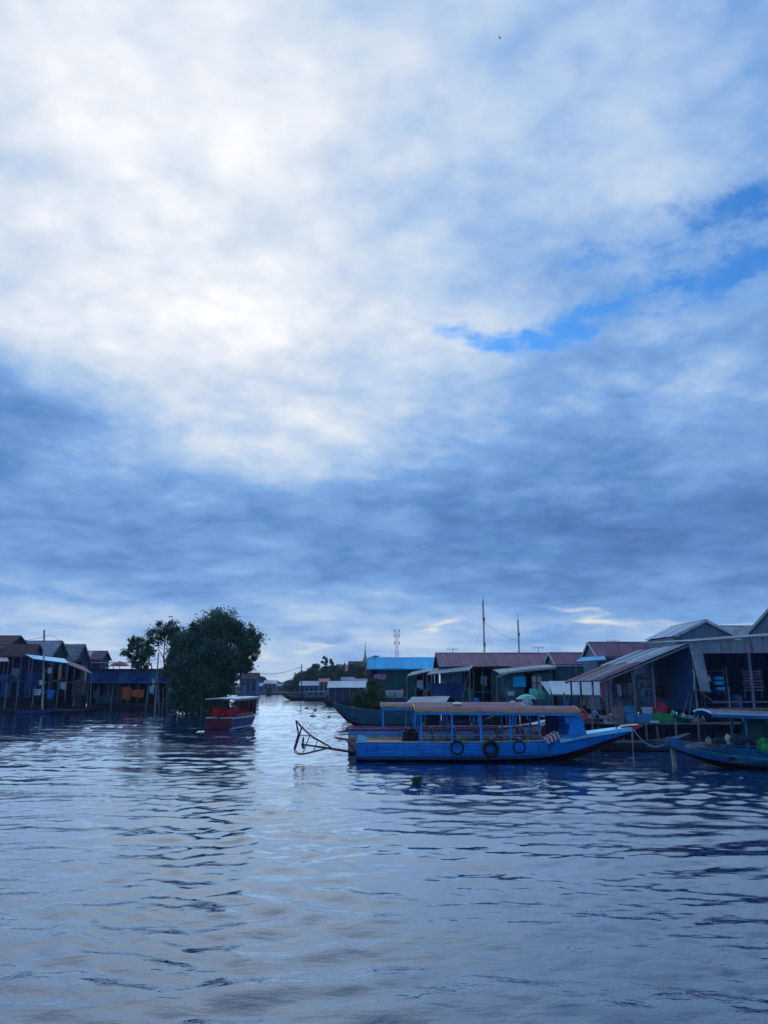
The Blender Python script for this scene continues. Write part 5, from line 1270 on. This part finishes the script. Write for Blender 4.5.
# seated passengers, backs to us
def person(label, loc, rz, shirt, trousers, lean=0.0, armf=.3):
    P_ = {'pel': (0, 0, .10), 'ab': (-.01, 0, .28), 'ch': (0 + lean, 0, .46), 'nk': (.01 + lean, 0, .60), 'hd': (.03 + lean, 0, .70), 'tp': (.02 + lean, 0, .80),
          'ls': (lean, .17, .54), 'le': (.05 + armf * .2, .23, .30), 'lw': (.25 + armf * .3, .16, .24), 'lh': (.33 + armf * .3, .13, .23),
          'rs': (lean, -.17, .54), 're': (.05 + armf * .2, -.23, .30), 'rw': (.25 + armf * .3, -.16, .24), 'rh': (.33 + armf * .3, -.13, .23),
          'lhp': (.03, .09, .09), 'lk': (.43, .11, .10), 'la': (.44, .11, -.30), 'lf': (.58, .12, -.36), 'rhp': (.03, -.09, .09), 'rk': (.43, -.11, .10), 'ra': (.44, -.11, -.30), 'rf': (.58, -.12, -.36)}
    rad = {'pel': .15, 'ab': .13, 'ch': .15, 'nk': .055, 'hd': .095, 'tp': .07, 'ls': .07, 'le': .05, 'lw': .035, 'lh': .04, 'rs': .07, 're': .05, 'rw': .035, 'rh': .04, 'lhp': .09, 'lk': .065, 'la': .045, 'lf': .04, 'rhp': .09, 'rk': .065, 'ra': .045, 'rf': .04}
    E_ = [('pel', 'ab'), ('ab', 'ch'), ('ch', 'nk'), ('nk', 'hd'), ('hd', 'tp'), ('ch', 'ls'), ('ls', 'le'), ('le', 'lw'), ('lw', 'lh'), ('ch', 'rs'), ('rs', 're'), ('re', 'rw'), ('rw', 'rh'), ('pel', 'lhp'), ('lhp', 'lk'), ('lk', 'la'), ('la', 'lf'), ('pel', 'rhp'), ('rhp', 'rk'), ('rk', 'ra'), ('ra', 'rf')]
    ks = list(P_); me = bpy.data.meshes.new('person'); me.from_pydata([P_[k] for k in ks], [(ks.index(a), ks.index(b)) for a, b in E_], []); me.update()
    o = bpy.data.objects.new('person', me); COL.objects.link(o)
    md = o.modifiers.new('Skin', 'SKIN'); sv = me.skin_vertices[0].data
    for i, k in enumerate(ks): sv[i].radius = (rad[k], rad[k]); sv[i].use_root = (k == 'pel')
    o.modifiers.new('Sub', 'SUBSURF').levels = 1; o.modifiers['Sub'].render_levels = 1
    dg = bpy.context.evaluated_depsgraph_get(); nm = bpy.data.meshes.new_from_object(o.evaluated_get(dg))
    o.modifiers.clear(); o.data = nm
    for m in (shirt, trousers, M['skin']): nm.materials.append(m)
    for p in nm.polygons:
        c = p.center; p.use_smooth = True
        p.material_index = 2 if (c.z > .595 or c.x > .30 + armf * .3 and c.z > .17) else (1 if (c.z < .15) else 0)
    tag(o, label, 'person'); o.location = loc; o.rotation_euler = (0, 0, rz)
    h = MB().lathe([(.035, -.06), (.095, -.05), (.112, .02), (.10, .08), (.06, .125), (.01, .135)], n=12).build('hair', M['hair'], o, smooth=True); h.location = (-.012 + lean, 0, .725)
    return o
shirts = {'navy': mat('navy_cotton', (.03, .05, .14), .85), 'grey': mat('grey_blue_cotton', (.22, .28, .38), .85), 'black': mat('black_cotton', (.02, .02, .025), .85), 'dim': mat('brown_trousers', (.05, .04, .035), .85)}
def on_boat(x, y): return Vector((RX, RY, 0)) + Matrix.Rotation(R(86), 3, 'Z') @ Vector((x, y, .95))
person('person in grey-blue shirt seated at the middle of the red tour boat', on_boat(2.12, -.45), R(86), shirts['grey'], shirts['dim'])
person('person in navy shirt seated on the left side of the red tour boat', on_boat(3.12, .45), R(86), shirts['navy'], shirts['dim'], .03)
person('person in black shirt seated on the right side of the red tour boat', on_boat(4.12, -.50), R(86), shirts['black'], shirts['dim'], .02)
person('boatman in black at the far front of the red tour boat', on_boat(5.9, .20), R(86), shirts['black'], shirts['dim'], .06, .6)

# ------------------------------------------------------------------ goods and gear on the right bank
def crate(label, loc, d, m, rz=0, group=None, lid=False):
    root = thing('plastic_crate', label, 'crate', loc, rz, group); w, dp, h = d
    MB().box((0, 0, .02), (w, dp, .04)).build('base', m, root)
    for s_ in (-1, 1):
        b = MB().box((0, s_ * (dp / 2 - .015), h * .5), (w, .03, h * .92)).build('side', m, root)
        MB().box((s_ * (w / 2 - .015), 0, h * .5), (.03, dp - .06, h * .92)).build('end', m, root)
        MB().box((0, s_ * (dp / 2), h - .03), (w + .03, .05, .05)).build('rim', m, root)
    for i in range(4): MB().box((-w / 2 + w * (i + .5) / 4, -dp / 2 - .012, h * .45), (.035, .03, h * .8)).build('rib', m, root)
    return root
M['crate_blue'] = mat('faded_blue_plastic', (.06, .30, .52), .5, var=.2, dirt=(.04, .12, .2))
J = 1.13
def jx(px, Y=39.6): return X(px, Y)
crate('faded blue plastic crate at the left end of the jetty goods', (jx(628.5), 39.6, J), (.62, .5, .42), M['crate_blue'], .1)
crate('faded blue crate stacked on the left crate of the jetty goods', (jx(628), 39.65, J + .43), (.5, .42, .34), M['crate_blue'], -.12)
crate('wide faded blue crate in the middle of the jetty goods', (jx(637.5), 39.5, J), (.50, .5, .34), M['crate_blue'], .02)
crate('faded blue plastic crate next to the red bundle', (jx(645), 39.6, J), (.55, .5, .40), M['crate_blue'], .05)
crate('pale blue crate stacked beside the red bundle', (jx(645.5), 39.65, J + .41), (.45, .42, .32), M['pale_plastic'], -.1)
def heap(name, label, loc, d, m, seed, cat='heap', bumps=.18):
    rs = random.Random(seed); N, K = 18, 9; V = []
    ph = [(rs.uniform(0, 6.28), rs.randint(2, 6), rs.randint(1, 4)) for _ in range(5)]
    for j in range(K + 1):
        t = j / K * math.pi / 2
        for i in range(N):
            a = 2 * math.pi * i / N
            r = 1 + bumps * sum(math.sin(k * a + l * t * 2 + p) for p, k, l in ph) / 2.2
            V.append((d[0] / 2 * math.cos(a) * math.cos(t) ** .7 * r, d[1] / 2 * math.sin(a) * math.cos(t) ** .7 * r, d[2] * math.sin(t) * r))
    F = [(j * N + i, j * N + (i + 1) % N, (j + 1) * N + (i + 1) % N, (j + 1) * N + i) for j in range(K) for i in range(N)] + [tuple(range(N))[::-1]]
    o = MB().add(V, F).build(name, m, smooth=True); o.location = loc
    return tag(o, label, cat)
rbnd = heap('tarpaulin_bundle', 'red tarpaulin-covered bundle on the jetty behind the green nets', (jx(658, 40.6), 40.6, J), (.95, .7, .95), M['red_tarp'], 4, 'bundle', .10)
heap('net_heap', 'green fishing net heap in front of the red bundle', (jx(654), 39.4, J), (.75, .6, .40), M['green_net'], 5, 'net')
heap('net_heap', 'brighter green fishing net heap right of the red bundle', (jx(663.5), 39.4, J), (.62, .6, .38), M['green_net'], 6, 'net')
heap('net_heap', 'dark green fishing net heap at the right end of the net row', (jx(677), 39.5, J), (1.0, .6, .36), M['wall_green'], 7, 'net')
heap('sack', 'grey sack lying at the foot of the leaning poles on the jetty', (jx(690), 39.5, J), (.7, .5, .22), M['bag_grey'], 8, 'sack', .08)
heap('wicker_heap', 'brownish wicker pile between the paired posts and the blue crates', (jx(617), 39.6, J), (.62, .6, .70), mat('dull_wicker', (.22, .13, .11), .85, var=.35, scale=9), 9, 'pile')
heap('net_heap', 'bright mint-green net heap beside the white tarpaulin', (X(537, 50), 50, Zp(699, 50)), (1.05, .8, .55), M['mint'], 10, 'net')
heap('sack', 'grey sack pile on the boat raft right of the blue cabin', (jx(590, 38.9), 39.0, J), (1.2, .7, .3), M['bag_grey'], 11, 'sack', .1)
tag(MB().torus((0, 0, .03), .22, .02, 'z', 20, 5).torus((.05, .03, .07), .19, .02, 'z', 20, 5).build('hose_coil', M['white_paint'], smooth=True), 'white hose coil in front of the green nets', 'hose').location = (jx(651.5, 39.0), 39.0, J)
tag(MB().lathe([(.16, 0), (.25, .12), (.27, .13), (.23, .12), (.15, .02)], n=16).build('wash_basin', M['white_paint'], smooth=True), 'white wash basin on the jetty right of the nets', 'basin').location = (jx(687, 39.2), 39.2, J + .2)
tag(MB().torus((0, 0, 0), .24, .07, 'y', 20, 8).build('lifebuoy', M['red_life'], smooth=True), 'pinkish red lifebuoy ring beside the blue cabin front', 'lifebuoy').location = (X(579.5, 37), 37.0, Zp(715, 37))
bk = awning('plank_raft', 'low dark raft with stacked boards between the blue bow and the lean-to', [(X(556, 37.8), 37.8, .62), (X(612, 37.8), 37.8, .62), (X(610, 39.0), 39.0, .62), (X(556, 39.0), 39.0, .62)], M['grey_wood'], th=.12, cat='raft')
for i, (pa, pb, py) in enumerate(((560, 600, 722), (566, 603, 718), (572, 598, 714.5))):
    MB().box((X((pa + pb) / 2, 38.4) - X(556, 37.8), .6, Zp(py, 38.4)), ((pb - pa) * .049, .5, .05)).build('board', M['grey_wood'], bk)
    for e in (-.4, .4): MB().box((X((pa + pb) / 2, 38.4) - X(556, 37.8) + e * (pb - pa) * .049, .6, Zp(py, 38.4) - .12), (.08, .4, .2)).build('chock', M['dark_wood'], bk)
def stool(label, loc, m, h=.45, w=.34):
    root = thing('stool', label, 'stool', loc)
    MB().box((0, 0, h), (w, w, .04)).build('seat', m, root)
    for a in (-1, 1):
        for b in (-1, 1): MB().bar((a * w * .48, b * w * .48, 0), (a * w * .38, b * w * .38, h), .03).build('leg', m, root)
    return root
stool('grey stool under the lean-to left of the shelf rack', (jx(622, 42), 42, J), M['grey_wood'], .9, .5)
def shelf(label, loc, w, h, n, items, rz=0):
    root = thing('shelf_rack', label, 'shelf', loc, rz)
    for s_ in (-1, 1):
        for y in (-.18, .18): MB().box((s_ * w / 2, y, h / 2), (.05, .05, h)).build('upright', M['grey_wood'], root)
    for i in range(n): MB().box((0, 0, h * (i + .6) / n), (w, .42, .035)).build('shelf_board', M['grey_wood'], root)
    return root, [h * (i + .6) / n + .02 for i in range(n)]
sr, lv = shelf('wooden shelf rack crowded with jars under the lean-to', (jx(646, 43.5), 43.5, J), 1.05, 2.35, 5, None)
rj = random.Random(3)
jm = [M['pale_plastic'], M['steel'], M['white_paint'], M['crate_blue'], M['bag_grey']]
def bottle(label, loc, r, h, m, cat='jar', group=None, name='jar'):
    o = MB().lathe([(r * .9, 0), (r, .02), (r, h * .65), (r * .5, h * .8), (r * .45, h)], n=10).build(name, m, smooth=True); o.location = loc
    return tag(o, label, cat, group)
for li_, z in enumerate(lv[1:]):
    for k in range(5):
        bottle('jar on the %s shelf of the rack under the lean-to, %s from the left' % (('lowest', 'second', 'third', 'top')[li_], ('first', 'second', 'third', 'fourth', 'fifth')[k]), (jx(646, 43.5) - .42 + .2 * k + rj.uniform(-.03, .03), 43.45, J + z), rj.uniform(.06, .085), rj.uniform(.2, .32), rj.choice(jm), group='jars on the shelf rack under the lean-to')
drape('hanging_cloth', 'pink cloth hanging behind the paired posts of the lean-to', (X(602.5, 41), 41.0, Zp(682, 41)), .26, .85, M['pink_cloth'], cat='cloth', fold=.04)
drape('hanging_cloth', 'pale grey cloth hung beside the shelf rack', (X(628, 44), 44.0, Zp(683, 44)), .5, .6, M['pale_plastic'], cat='cloth', fold=.05)
drape('hanging_cloth', 'light teal sheet hung at the back of the lean-to', (X(622, 47), 47.0, Zp(673, 47)), 1.0, 1.5, M['wall_grey'], cat='cloth', fold=.05)
tag(MB().tube([(0, 0, 0), (.75, .5, 1.5)], .035, 6).build('leaning_pole', M['grey_wood']), 'thin pole leaning against the blue shed wall, left one', 'pole').location = (jx(678, 39.9), 39.9, J)
tag(MB().tube([(0, 0, 0), (.55, .3, 1.7)], .035, 6).build('leaning_pole', M['grey_wood']), 'thin pole leaning against the shed corner, right one', 'pole').location = (jx(685, 39.9), 39.9, J)
tag(MB().tube([(0, 0, 0), (.06, 0, .9), (.0, .05, 1.0)], .03, 6).build('hanging_pipe', M['tin_pale']), 'short pale pipe fixed at the shed corner', 'pipe').location = (X(694, 39.8), 39.8, Zp(690, 39.8))
# inside the shed
s2, lv2 = shelf('low shelf with blue boxes just inside the big shed', (X(714, 41.5), 41.5, 1.7), 1.3, 2.2, 4, None)
for k, (px, py) in enumerate(((718.5, 678.5), (718.5, 683.5), (719.5, 689))):
    crate(['bright blue box on the upper shelf inside the big shed', 'bright blue box on the middle shelf inside the big shed', 'bright blue box on the lower shelf inside the big shed'][k], (X(px, 41.15), 41.15, Zp(py, 41.15) - .08), (.42, .35, .18), M['tin_blue'])
heap('bag', 'pale bag beside the blue boxes on the shed shelf', (X(708.5, 41.2), 41.2, Zp(681, 41.2)), (.3, .3, .3), M['pale_plastic'], 21, 'bag', .1)
heap('bag', 'small white bag under the lower blue box in the shed', (X(707.5, 41.2), 41.2, Zp(688, 41.2)), (.2, .2, .18), M['white_paint'], 22, 'bag', .1)
tb = thing('timber_stack', 'rack of stacked grey boards hanging inside the big shed', 'timber', (X(753.5, 41.0), 41.0, 0))
for k in range(7):
    MB().box((random.uniform(-.04, .04), 0, Zp(671.5 + k * 3.1, 41)), (.98 + random.uniform(-.08, .05), .25, .07), Matrix.Rotation(random.uniform(-.03, .03), 3, 'Y')).build('board', M['grey_wood'], tb)
for x in (-.44, .44): MB().box((x, .1, Zp(683, 41)), (.05, .05, 1.5)).build('upright', M['grey_wood'], tb)
tag(MB().cyl((0, 0, 0), (0, 0, .75), .27, 14).torus((0, 0, .25), .27, .015, 'z', 16, 5).torus((0, 0, .5), .27, .015, 'z', 16, 5).build('oil_drum', M['wall_blue'], smooth=True), 'dark blue oil drum inside the big shed behind the rail', 'drum').location = (X(735, 41.5), 41.5, 1.7)
# middle bank goods
tag(MB().lathe([(.05, .30), (.35, .22), (.62, .04), (.66, 0), (.60, 0)], n=14).cyl((0, 0, -1.2), (0, 0, .3), .03).build('parasol', M['mint'], smooth=False), 'pale mint parasol above the canopy of the blue boat', 'parasol').location = (X(526, 48), 48.0, Zp(699, 48))
heap('laundry_heap', 'whitish cloth pile under the mint parasol', (X(526, 47.5), 47.5, Zp(706, 47.5)), (.7, .6, .45), M['pale_plastic'], 31, 'cloth', .2)
heap('cloth_tent', 'white cloth tent corner left of the mint parasol', (X(512, 48), 48, Zp(707, 48)), (.55, .4, .35), M['white_paint'], 32, 'cloth', .1)
crate('small white box on the porch of the teal house', (X(511, 57.5), 57.5, Zp(695.5, 57.5)), (.42, .35, .3), M['white_paint'])
heap('net_heap', 'grey-green net pile on the porch left of the small white box', (X(500, 57.5), 57.5, 1.17), (.9, .6, 1.0), M['wall_green'], 33, 'net', .2)
for (px, lab) in ((390.5, 'pale blue tub on the landing, left one of the pair by the bush'), (398.5, 'pale blue tub on the landing, right one of the pair by the red bag')):
    tag(MB().lathe([(.34, 0), (.44, .3), (.46, .58), (.42, .6), (.38, .3), (.3, .05)], n=16).build('water_tub', M['pale_plastic'], smooth=True), lab, 'tub').location = (X(px, 74), 74.0, Zp(697, 74))
heap('red_bag', 'small bright red bag above the pale blue tubs', (X(402.5, 74.5), 74.5, Zp(693, 74.5)), (.3, .3, .45), M['red_life'], 34, 'bag', .1)
tag(MB().box((0, 0, -.06), (2.4, 1.2, .12)).build('landing_board', M['grey_wood']), 'grey landing board carrying the two pale blue tubs', 'board').location = (X(395, 74), 74.2, Zp(697, 74))
for (px, Y, py, lab) in ((441, 60.5, 703, 'blue barrel at the left end of the maroon-roofed porch'), (476, 60.5, 704, 'blue barrel in the middle of the maroon-roofed porch')):
    tag(MB().lathe([(.25, 0), (.29, .2), (.29, .65), (.25, .85), (.2, .86)], n=14).build('barrel', M['blue_tarp'], smooth=True), lab, 'barrel').location = (X(px, Y), Y, 1.16)
drape('hanging_tarpaulin', 'blue tarpaulin hung along the porch of the long maroon-roofed house', (X(448, 61.3), 61.3, Zp(683, 61.3)), 2.6, 1.1, M['wall_deep'])
drape('hanging_cloth', 'pale sheet hung at the porch window of the long maroon-roofed house', (X(452, 61.6), 61.6, Zp(672.5, 61.6)), 1.7, .8, M['wall_grey'], cat='cloth', fold=.05)
tag(MB().tube([(0, 0, 0), (.75, .4, 2.6)], .045, 6).build('leaning_pole', M['grey_wood']), 'long pole leaning against the porch of the maroon-roofed house', 'pole').location = (X(459.5, 60), 60.0, 1.2)
drape('hanging_cloth', 'dull pink awning cloth under the blue roof at left', (X(380, 79.5), 79.5, Zp(674, 79.5)), 1.3, .5, M['pink_cloth'], cat='cloth', fold=.05)
# gear on the right-hand boat
for (px, Y, py, d, m_, lab) in ((704, 28.3, 741, (.22, .2, .22), 'bag_grey', 'small grey sack on the foredeck of the right boat, left one'), (715, 28.2, 741, (.5, .4, .22), 'wall_dark', 'round dark sack in the middle of the right boat foredeck'), (723, 28.1, 741, (.26, .24, .30), 'beige_paint', 'beige sack standing beside the canopy post of the right boat'), (735, 28, 739, (.8, .5, .22), 'wall_dark', 'dark gear pile under the canopy of the right boat')):
    heap('sack', lab, (X(px, Y), Y, Zp(py + 2, Y)), d, M[m_], int(px), 'sack', .12)
# floating weeds
def weed(label, px, py, w):
    Y = 2.9 * 800 / (py - 686); root = thing('water_weed', label, 'water weed', (X(px, Y), Y, 0), 0, 'weed clumps adrift in the channel')
    me = leaves([(0, 0, .05, w, w * .8, .10)], 70, .13, int(px), .5, 12); me.name = 'leaf_mat'; o = bpy.data.objects.new('leaf_mat', me); me.materials.append(M['leaf2']); COL.objects.link(o); o.parent = root; o['kind'] = 'stuff'
for a in (('dark weed clump adrift left of the teal bow', 313.3, 716.2, .32), ('small weed clump adrift close to the teal bow', 328.8, 717.3, .2), ('tiny weed clump adrift high in the channel', 306.5, 708.3, .2), ('weed scrap drifting right of the highest weed clump', 316, 710.5, .2), ('weed clump adrift in front of the blue boat', 416, 779, .16)): weed(*a)
# a bird high overhead
bd = thing('bird', 'tiny dark bird high in the sky', 'bird', (3.65, 20, 22.8)); bd.scale = (.13, .13, .13)
MB().lathe([(.02, -.3), (.10, -.1), (.09, .12), (.03, .26)], n=8).build('body', M['rubber'], bd).rotation_euler = (R(90), 0, R(60))
for s_ in (-1, 1): MB().prism([(0, -.08, 0), (s_ * .55, -.02, .16), (s_ * .6, .10, .15), (0, .12, 0)], (0, 0, 0), (0, 0, .02)).build('wing', M['rubber'], bd).rotation_euler = (0, 0, R(60))
# ------------------------------------------------------------------ more of the jumble along both banks
rk = random.Random(21)
def stake(label, px, Y, h, lean=(0, 0), r=.05, grp='mooring stakes along the right bank'):
    o = tag(MB().tube([(0, 0, -1.4), (lean[0] * .5, lean[1] * .5, h * .5), (lean[0], lean[1], h)], [r, r * .95, r * .8], 6).build('mooring_stake', M['grey_wood']), label, 'stake', grp)
    o.location = (X(px, Y), Y, 0); return o
for (px, Y, h, lx, lab) in ((556, 36.6, 1.7, .05, 'short mooring stake just right of the blue cabin window'), (566, 37.4, 2.6, -.1, 'leaning stake behind the blue cabin roof'), (588, 37.6, 2.9, .25, 'stake leaning right, between the blue cabin and the paired posts'),
                            (597, 38.3, 2.3, -.15, 'stake just left of the paired posts'), (620, 38.2, 1.5, .04, 'short stake behind the tip of the blue bow'), (629, 38.0, 1.3, .0, 'thin short stake under the blue crates'), (643, 38.1, 1.2, .03, 'short dark stake below the white hose coil'),
                            (655, 38.2, 1.0, -.05, 'short stake under the green nets'), (672, 38.0, 1.4, .05, 'stake left of the right boat bow'), (694, 37.5, 2.2, .12, 'tall stake behind the right boat foredeck'), (727, 37.8, 2.9, .10, 'tall stake in front of the big shed opening'), (741, 38.2, 2.4, -.08, 'stake behind the canopy of the right boat'),
                            (424, 56, 2.6, .1, 'stake beside the low grey tin roof'), (470, 55.5, 3.0, -.1, 'stake in front of the long maroon-roofed house, left one'), (505, 55.5, 2.8, .12, 'stake in front of the teal hut, right one'), (539, 48.5, 2.9, .0, 'dark stake beside the mint net heap'), (414, 72, 2.8, .15, 'stake near the pale blue tubs')):
    stake(lab, px, Y, h, (lx, .05))
for (px, Y, h, lx, lab) in ((6, 85, 3.2, .1, 'stake at the left picture edge'), (18, 85.5, 3.8, -.1, 'stake right of the one at the left edge'), (33, 85, 3.0, .2, 'stake leaning beside the deep blue tarpaulin'), (58, 88, 3.4, .0, 'stake right of the utility pole'), (74, 92, 3.2, .15, 'stake below the dull maroon awning'),
                            (92, 95, 3.4, -.2, 'stake at the left end of the blue floating shop'), (112, 96, 3.0, .1, 'stake by the teal fence of the blue shop'), (147, 93, 3.1, .1, 'stake left of the thin pole'), (164, 92, 2.8, -.1, 'stake between the thin pole and the big tree')):
    stake(lab, px, Y, h, (lx, .05), .07, 'mooring stakes along the left bank')
def sampan(label, px, Y, L, rz, m, gun, G=.38): return side_boat('sampan', label, (X(px, Y), Y, 0), R(rz), L, .5, G, [(0, 1, m)], gun, bow=.35, floor=.12)
sampan('small dark sampan moored behind the blue bow', 594, 36.4, 4.6, 8, M['dark_wood'], M['grey_wood'])
sampan('small worn blue sampan moored under the jetty nets', 640, 36.6, 4.2, -4, M['worn_blue'], M['dark_wood'])
sampan('dark sampan lying below the big shed', 690, 36.8, 4.8, 3, M['dark_wood'], M['wall_dark'])
sampan('dark green sampan in front of the teal hut', 470, 50.5, 4.6, 4, M['wall_green'], M['grey_wood'])
sampan('small dark sampan near the pale blue tubs', 392, 68, 4.4, 176, M['dark_wood'], M['wall_dark'])
sampan('small sampan beside the utility pole', 52, 84.5, 4.6, 10, M['dark_wood'], M['grey_wood'])
sampan('small sampan moored under the left-edge house', 20, 83.5, 4.4, -8, M['wall_deep'], M['dark_wood'])
for (px, Y, py, w, h, m_, lab) in ((613, 43, 684, .45, .7, 'wall_blue', 'dark blue shirt drying behind the paired posts'), (618.5, 43, 684, .3, .6, 'white_paint', 'white shirt drying behind the paired posts'), (636, 42.2, 690, .5, .5, 'wall_grey', 'grey cloth drying under the lean-to'),
                                   (661, 43, 686, .55, .6, 'tin_dkred', 'dark red cloth drying on the blue shed wall'), (569, 47, 697, .5, .6, 'wall_blue', 'blue cloth hanging below the white tarpaulin'), (585, 47, 697, .4, .5, 'beige_paint', 'beige cloth hanging below the white tarpaulin'),
                                   (484, 60.8, 676, .5, .7, 'wall_grey', 'grey cloth drying on the maroon-roofed porch'), (420, 77, 680, .6, .8, 'pale_plastic', 'pale cloth drying beside the blue-roofed house'), (429, 77, 682, .5, .9, 'wall_teal', 'teal cloth drying beside the blue-roofed house'),
                                   (14, 87.8, 668, .8, .9, 'wall_grey', 'grey cloth drying at the left-edge house'), (63, 89, 682, .7, .8, 'pale_plastic', 'pale cloth drying right of the utility pole'), (97, 97, 690, .8, 1.0, 'wall_teal', 'teal cloth drying by the blue floating shop'), (152, 96, 686, .6, .9, 'pale_plastic', 'pale cloth drying beside the thin pole')):
    drape('drying_cloth', lab, (X(px, Y), Y, Zp(py, Y)), w, h, M[m_], cat='cloth', fold=.04)
for k, (px, Y, py, m_, lab) in enumerate(((573, 38.6, 713.5, 'white_paint', 'white pot on the stacked boards left of the posts'), (583, 38.6, 717, 'steel', 'steel pot on the stacked boards beside the lifebuoy'), (594, 38.7, 713, 'crate_blue', 'blue pot on the stacked boards near the paired posts'), (681, 39.3, 716, 'pale_plastic', 'pale jerrycan at the right end of the dark green nets'),
                                          (700, 39.2, 719, 'steel', 'steel pot at the right end of the jetty'), (609.5, 39.4, 716, 'steel', 'steel pot left of the wicker pile'), (671, 39.9, 713, 'mint', 'mint bucket between the nets and the poles'))):
    bottle(lab, (X(px, Y), Y, Zp(py, Y) - .12), .13, .28, M[m_], 'pot', name='cooking_pot')
wire(ap(607, 676, 40.1), ap(694, 648, 39.9), .25, .012, 'thin cable sagging under the lean-to roof edge')
wire(ap(485.5, 620, 112), ap(520.5, 640, 112), .5, .02, 'thin wire between the two masts')
wire(ap(45.4, 634, 86), ap(-8, 640, 80), .3, .02, 'overhead wire from the utility pole to the left picture edge')
wire(ap(45.4, 634, 86), ap(104, 656, 112), .5, .02, 'overhead wire from the utility pole to the pale-roofed house')
# gear on the right boat
rt_ = thing('fish_trap', 'bundle of wooden fish traps lying on the right boat foredeck', 'fish trap', (X(697, 28.4), 28.4, .72))
for k in range(4): MB().tube([(-.6, .06 * k - .1, .03 * k), (0, .06 * k - .1, .05 + .05 * k), (.7, .08 * k - .1, .04 * k)], .035, 6).build('trap_pole', M['grey_wood'], rt_)
drape('hanging_tarpaulin', 'dark green tarpaulin hung under the right boat canopy', (X(757, 28.9), 28.9, 1.62), 1.4, .8, M['wall_green'])
heap('net_heap', 'green net heap under the right boat canopy at the picture edge', (X(762, 28.3), 28.3, .62), (.9, .7, .45), M['green_net'], 71, 'net', .15)
# ------------------------------------------------------------------ moist evening air
hz = MB().box((0, 0, 11), (2700, 2700, 30)).build('haze', bpy.data.materials.new('haze'))
hm = hz.data.materials[0]; hm.use_nodes = True; ht = hm.node_tree; ht.nodes.clear()
pv = ht.nodes.new('ShaderNodeVolumePrincipled'); pv.inputs['Color'].default_value = (.80, .88, 1.0, 1); pv.inputs['Density'].default_value = HAZE
pv.inputs['Anisotropy'].default_value = 0.2
ho = ht.nodes.new('ShaderNodeOutputMaterial'); ht.links.new(pv.outputs[0], ho.inputs['Volume'])
tag(hz, kind='stuff')
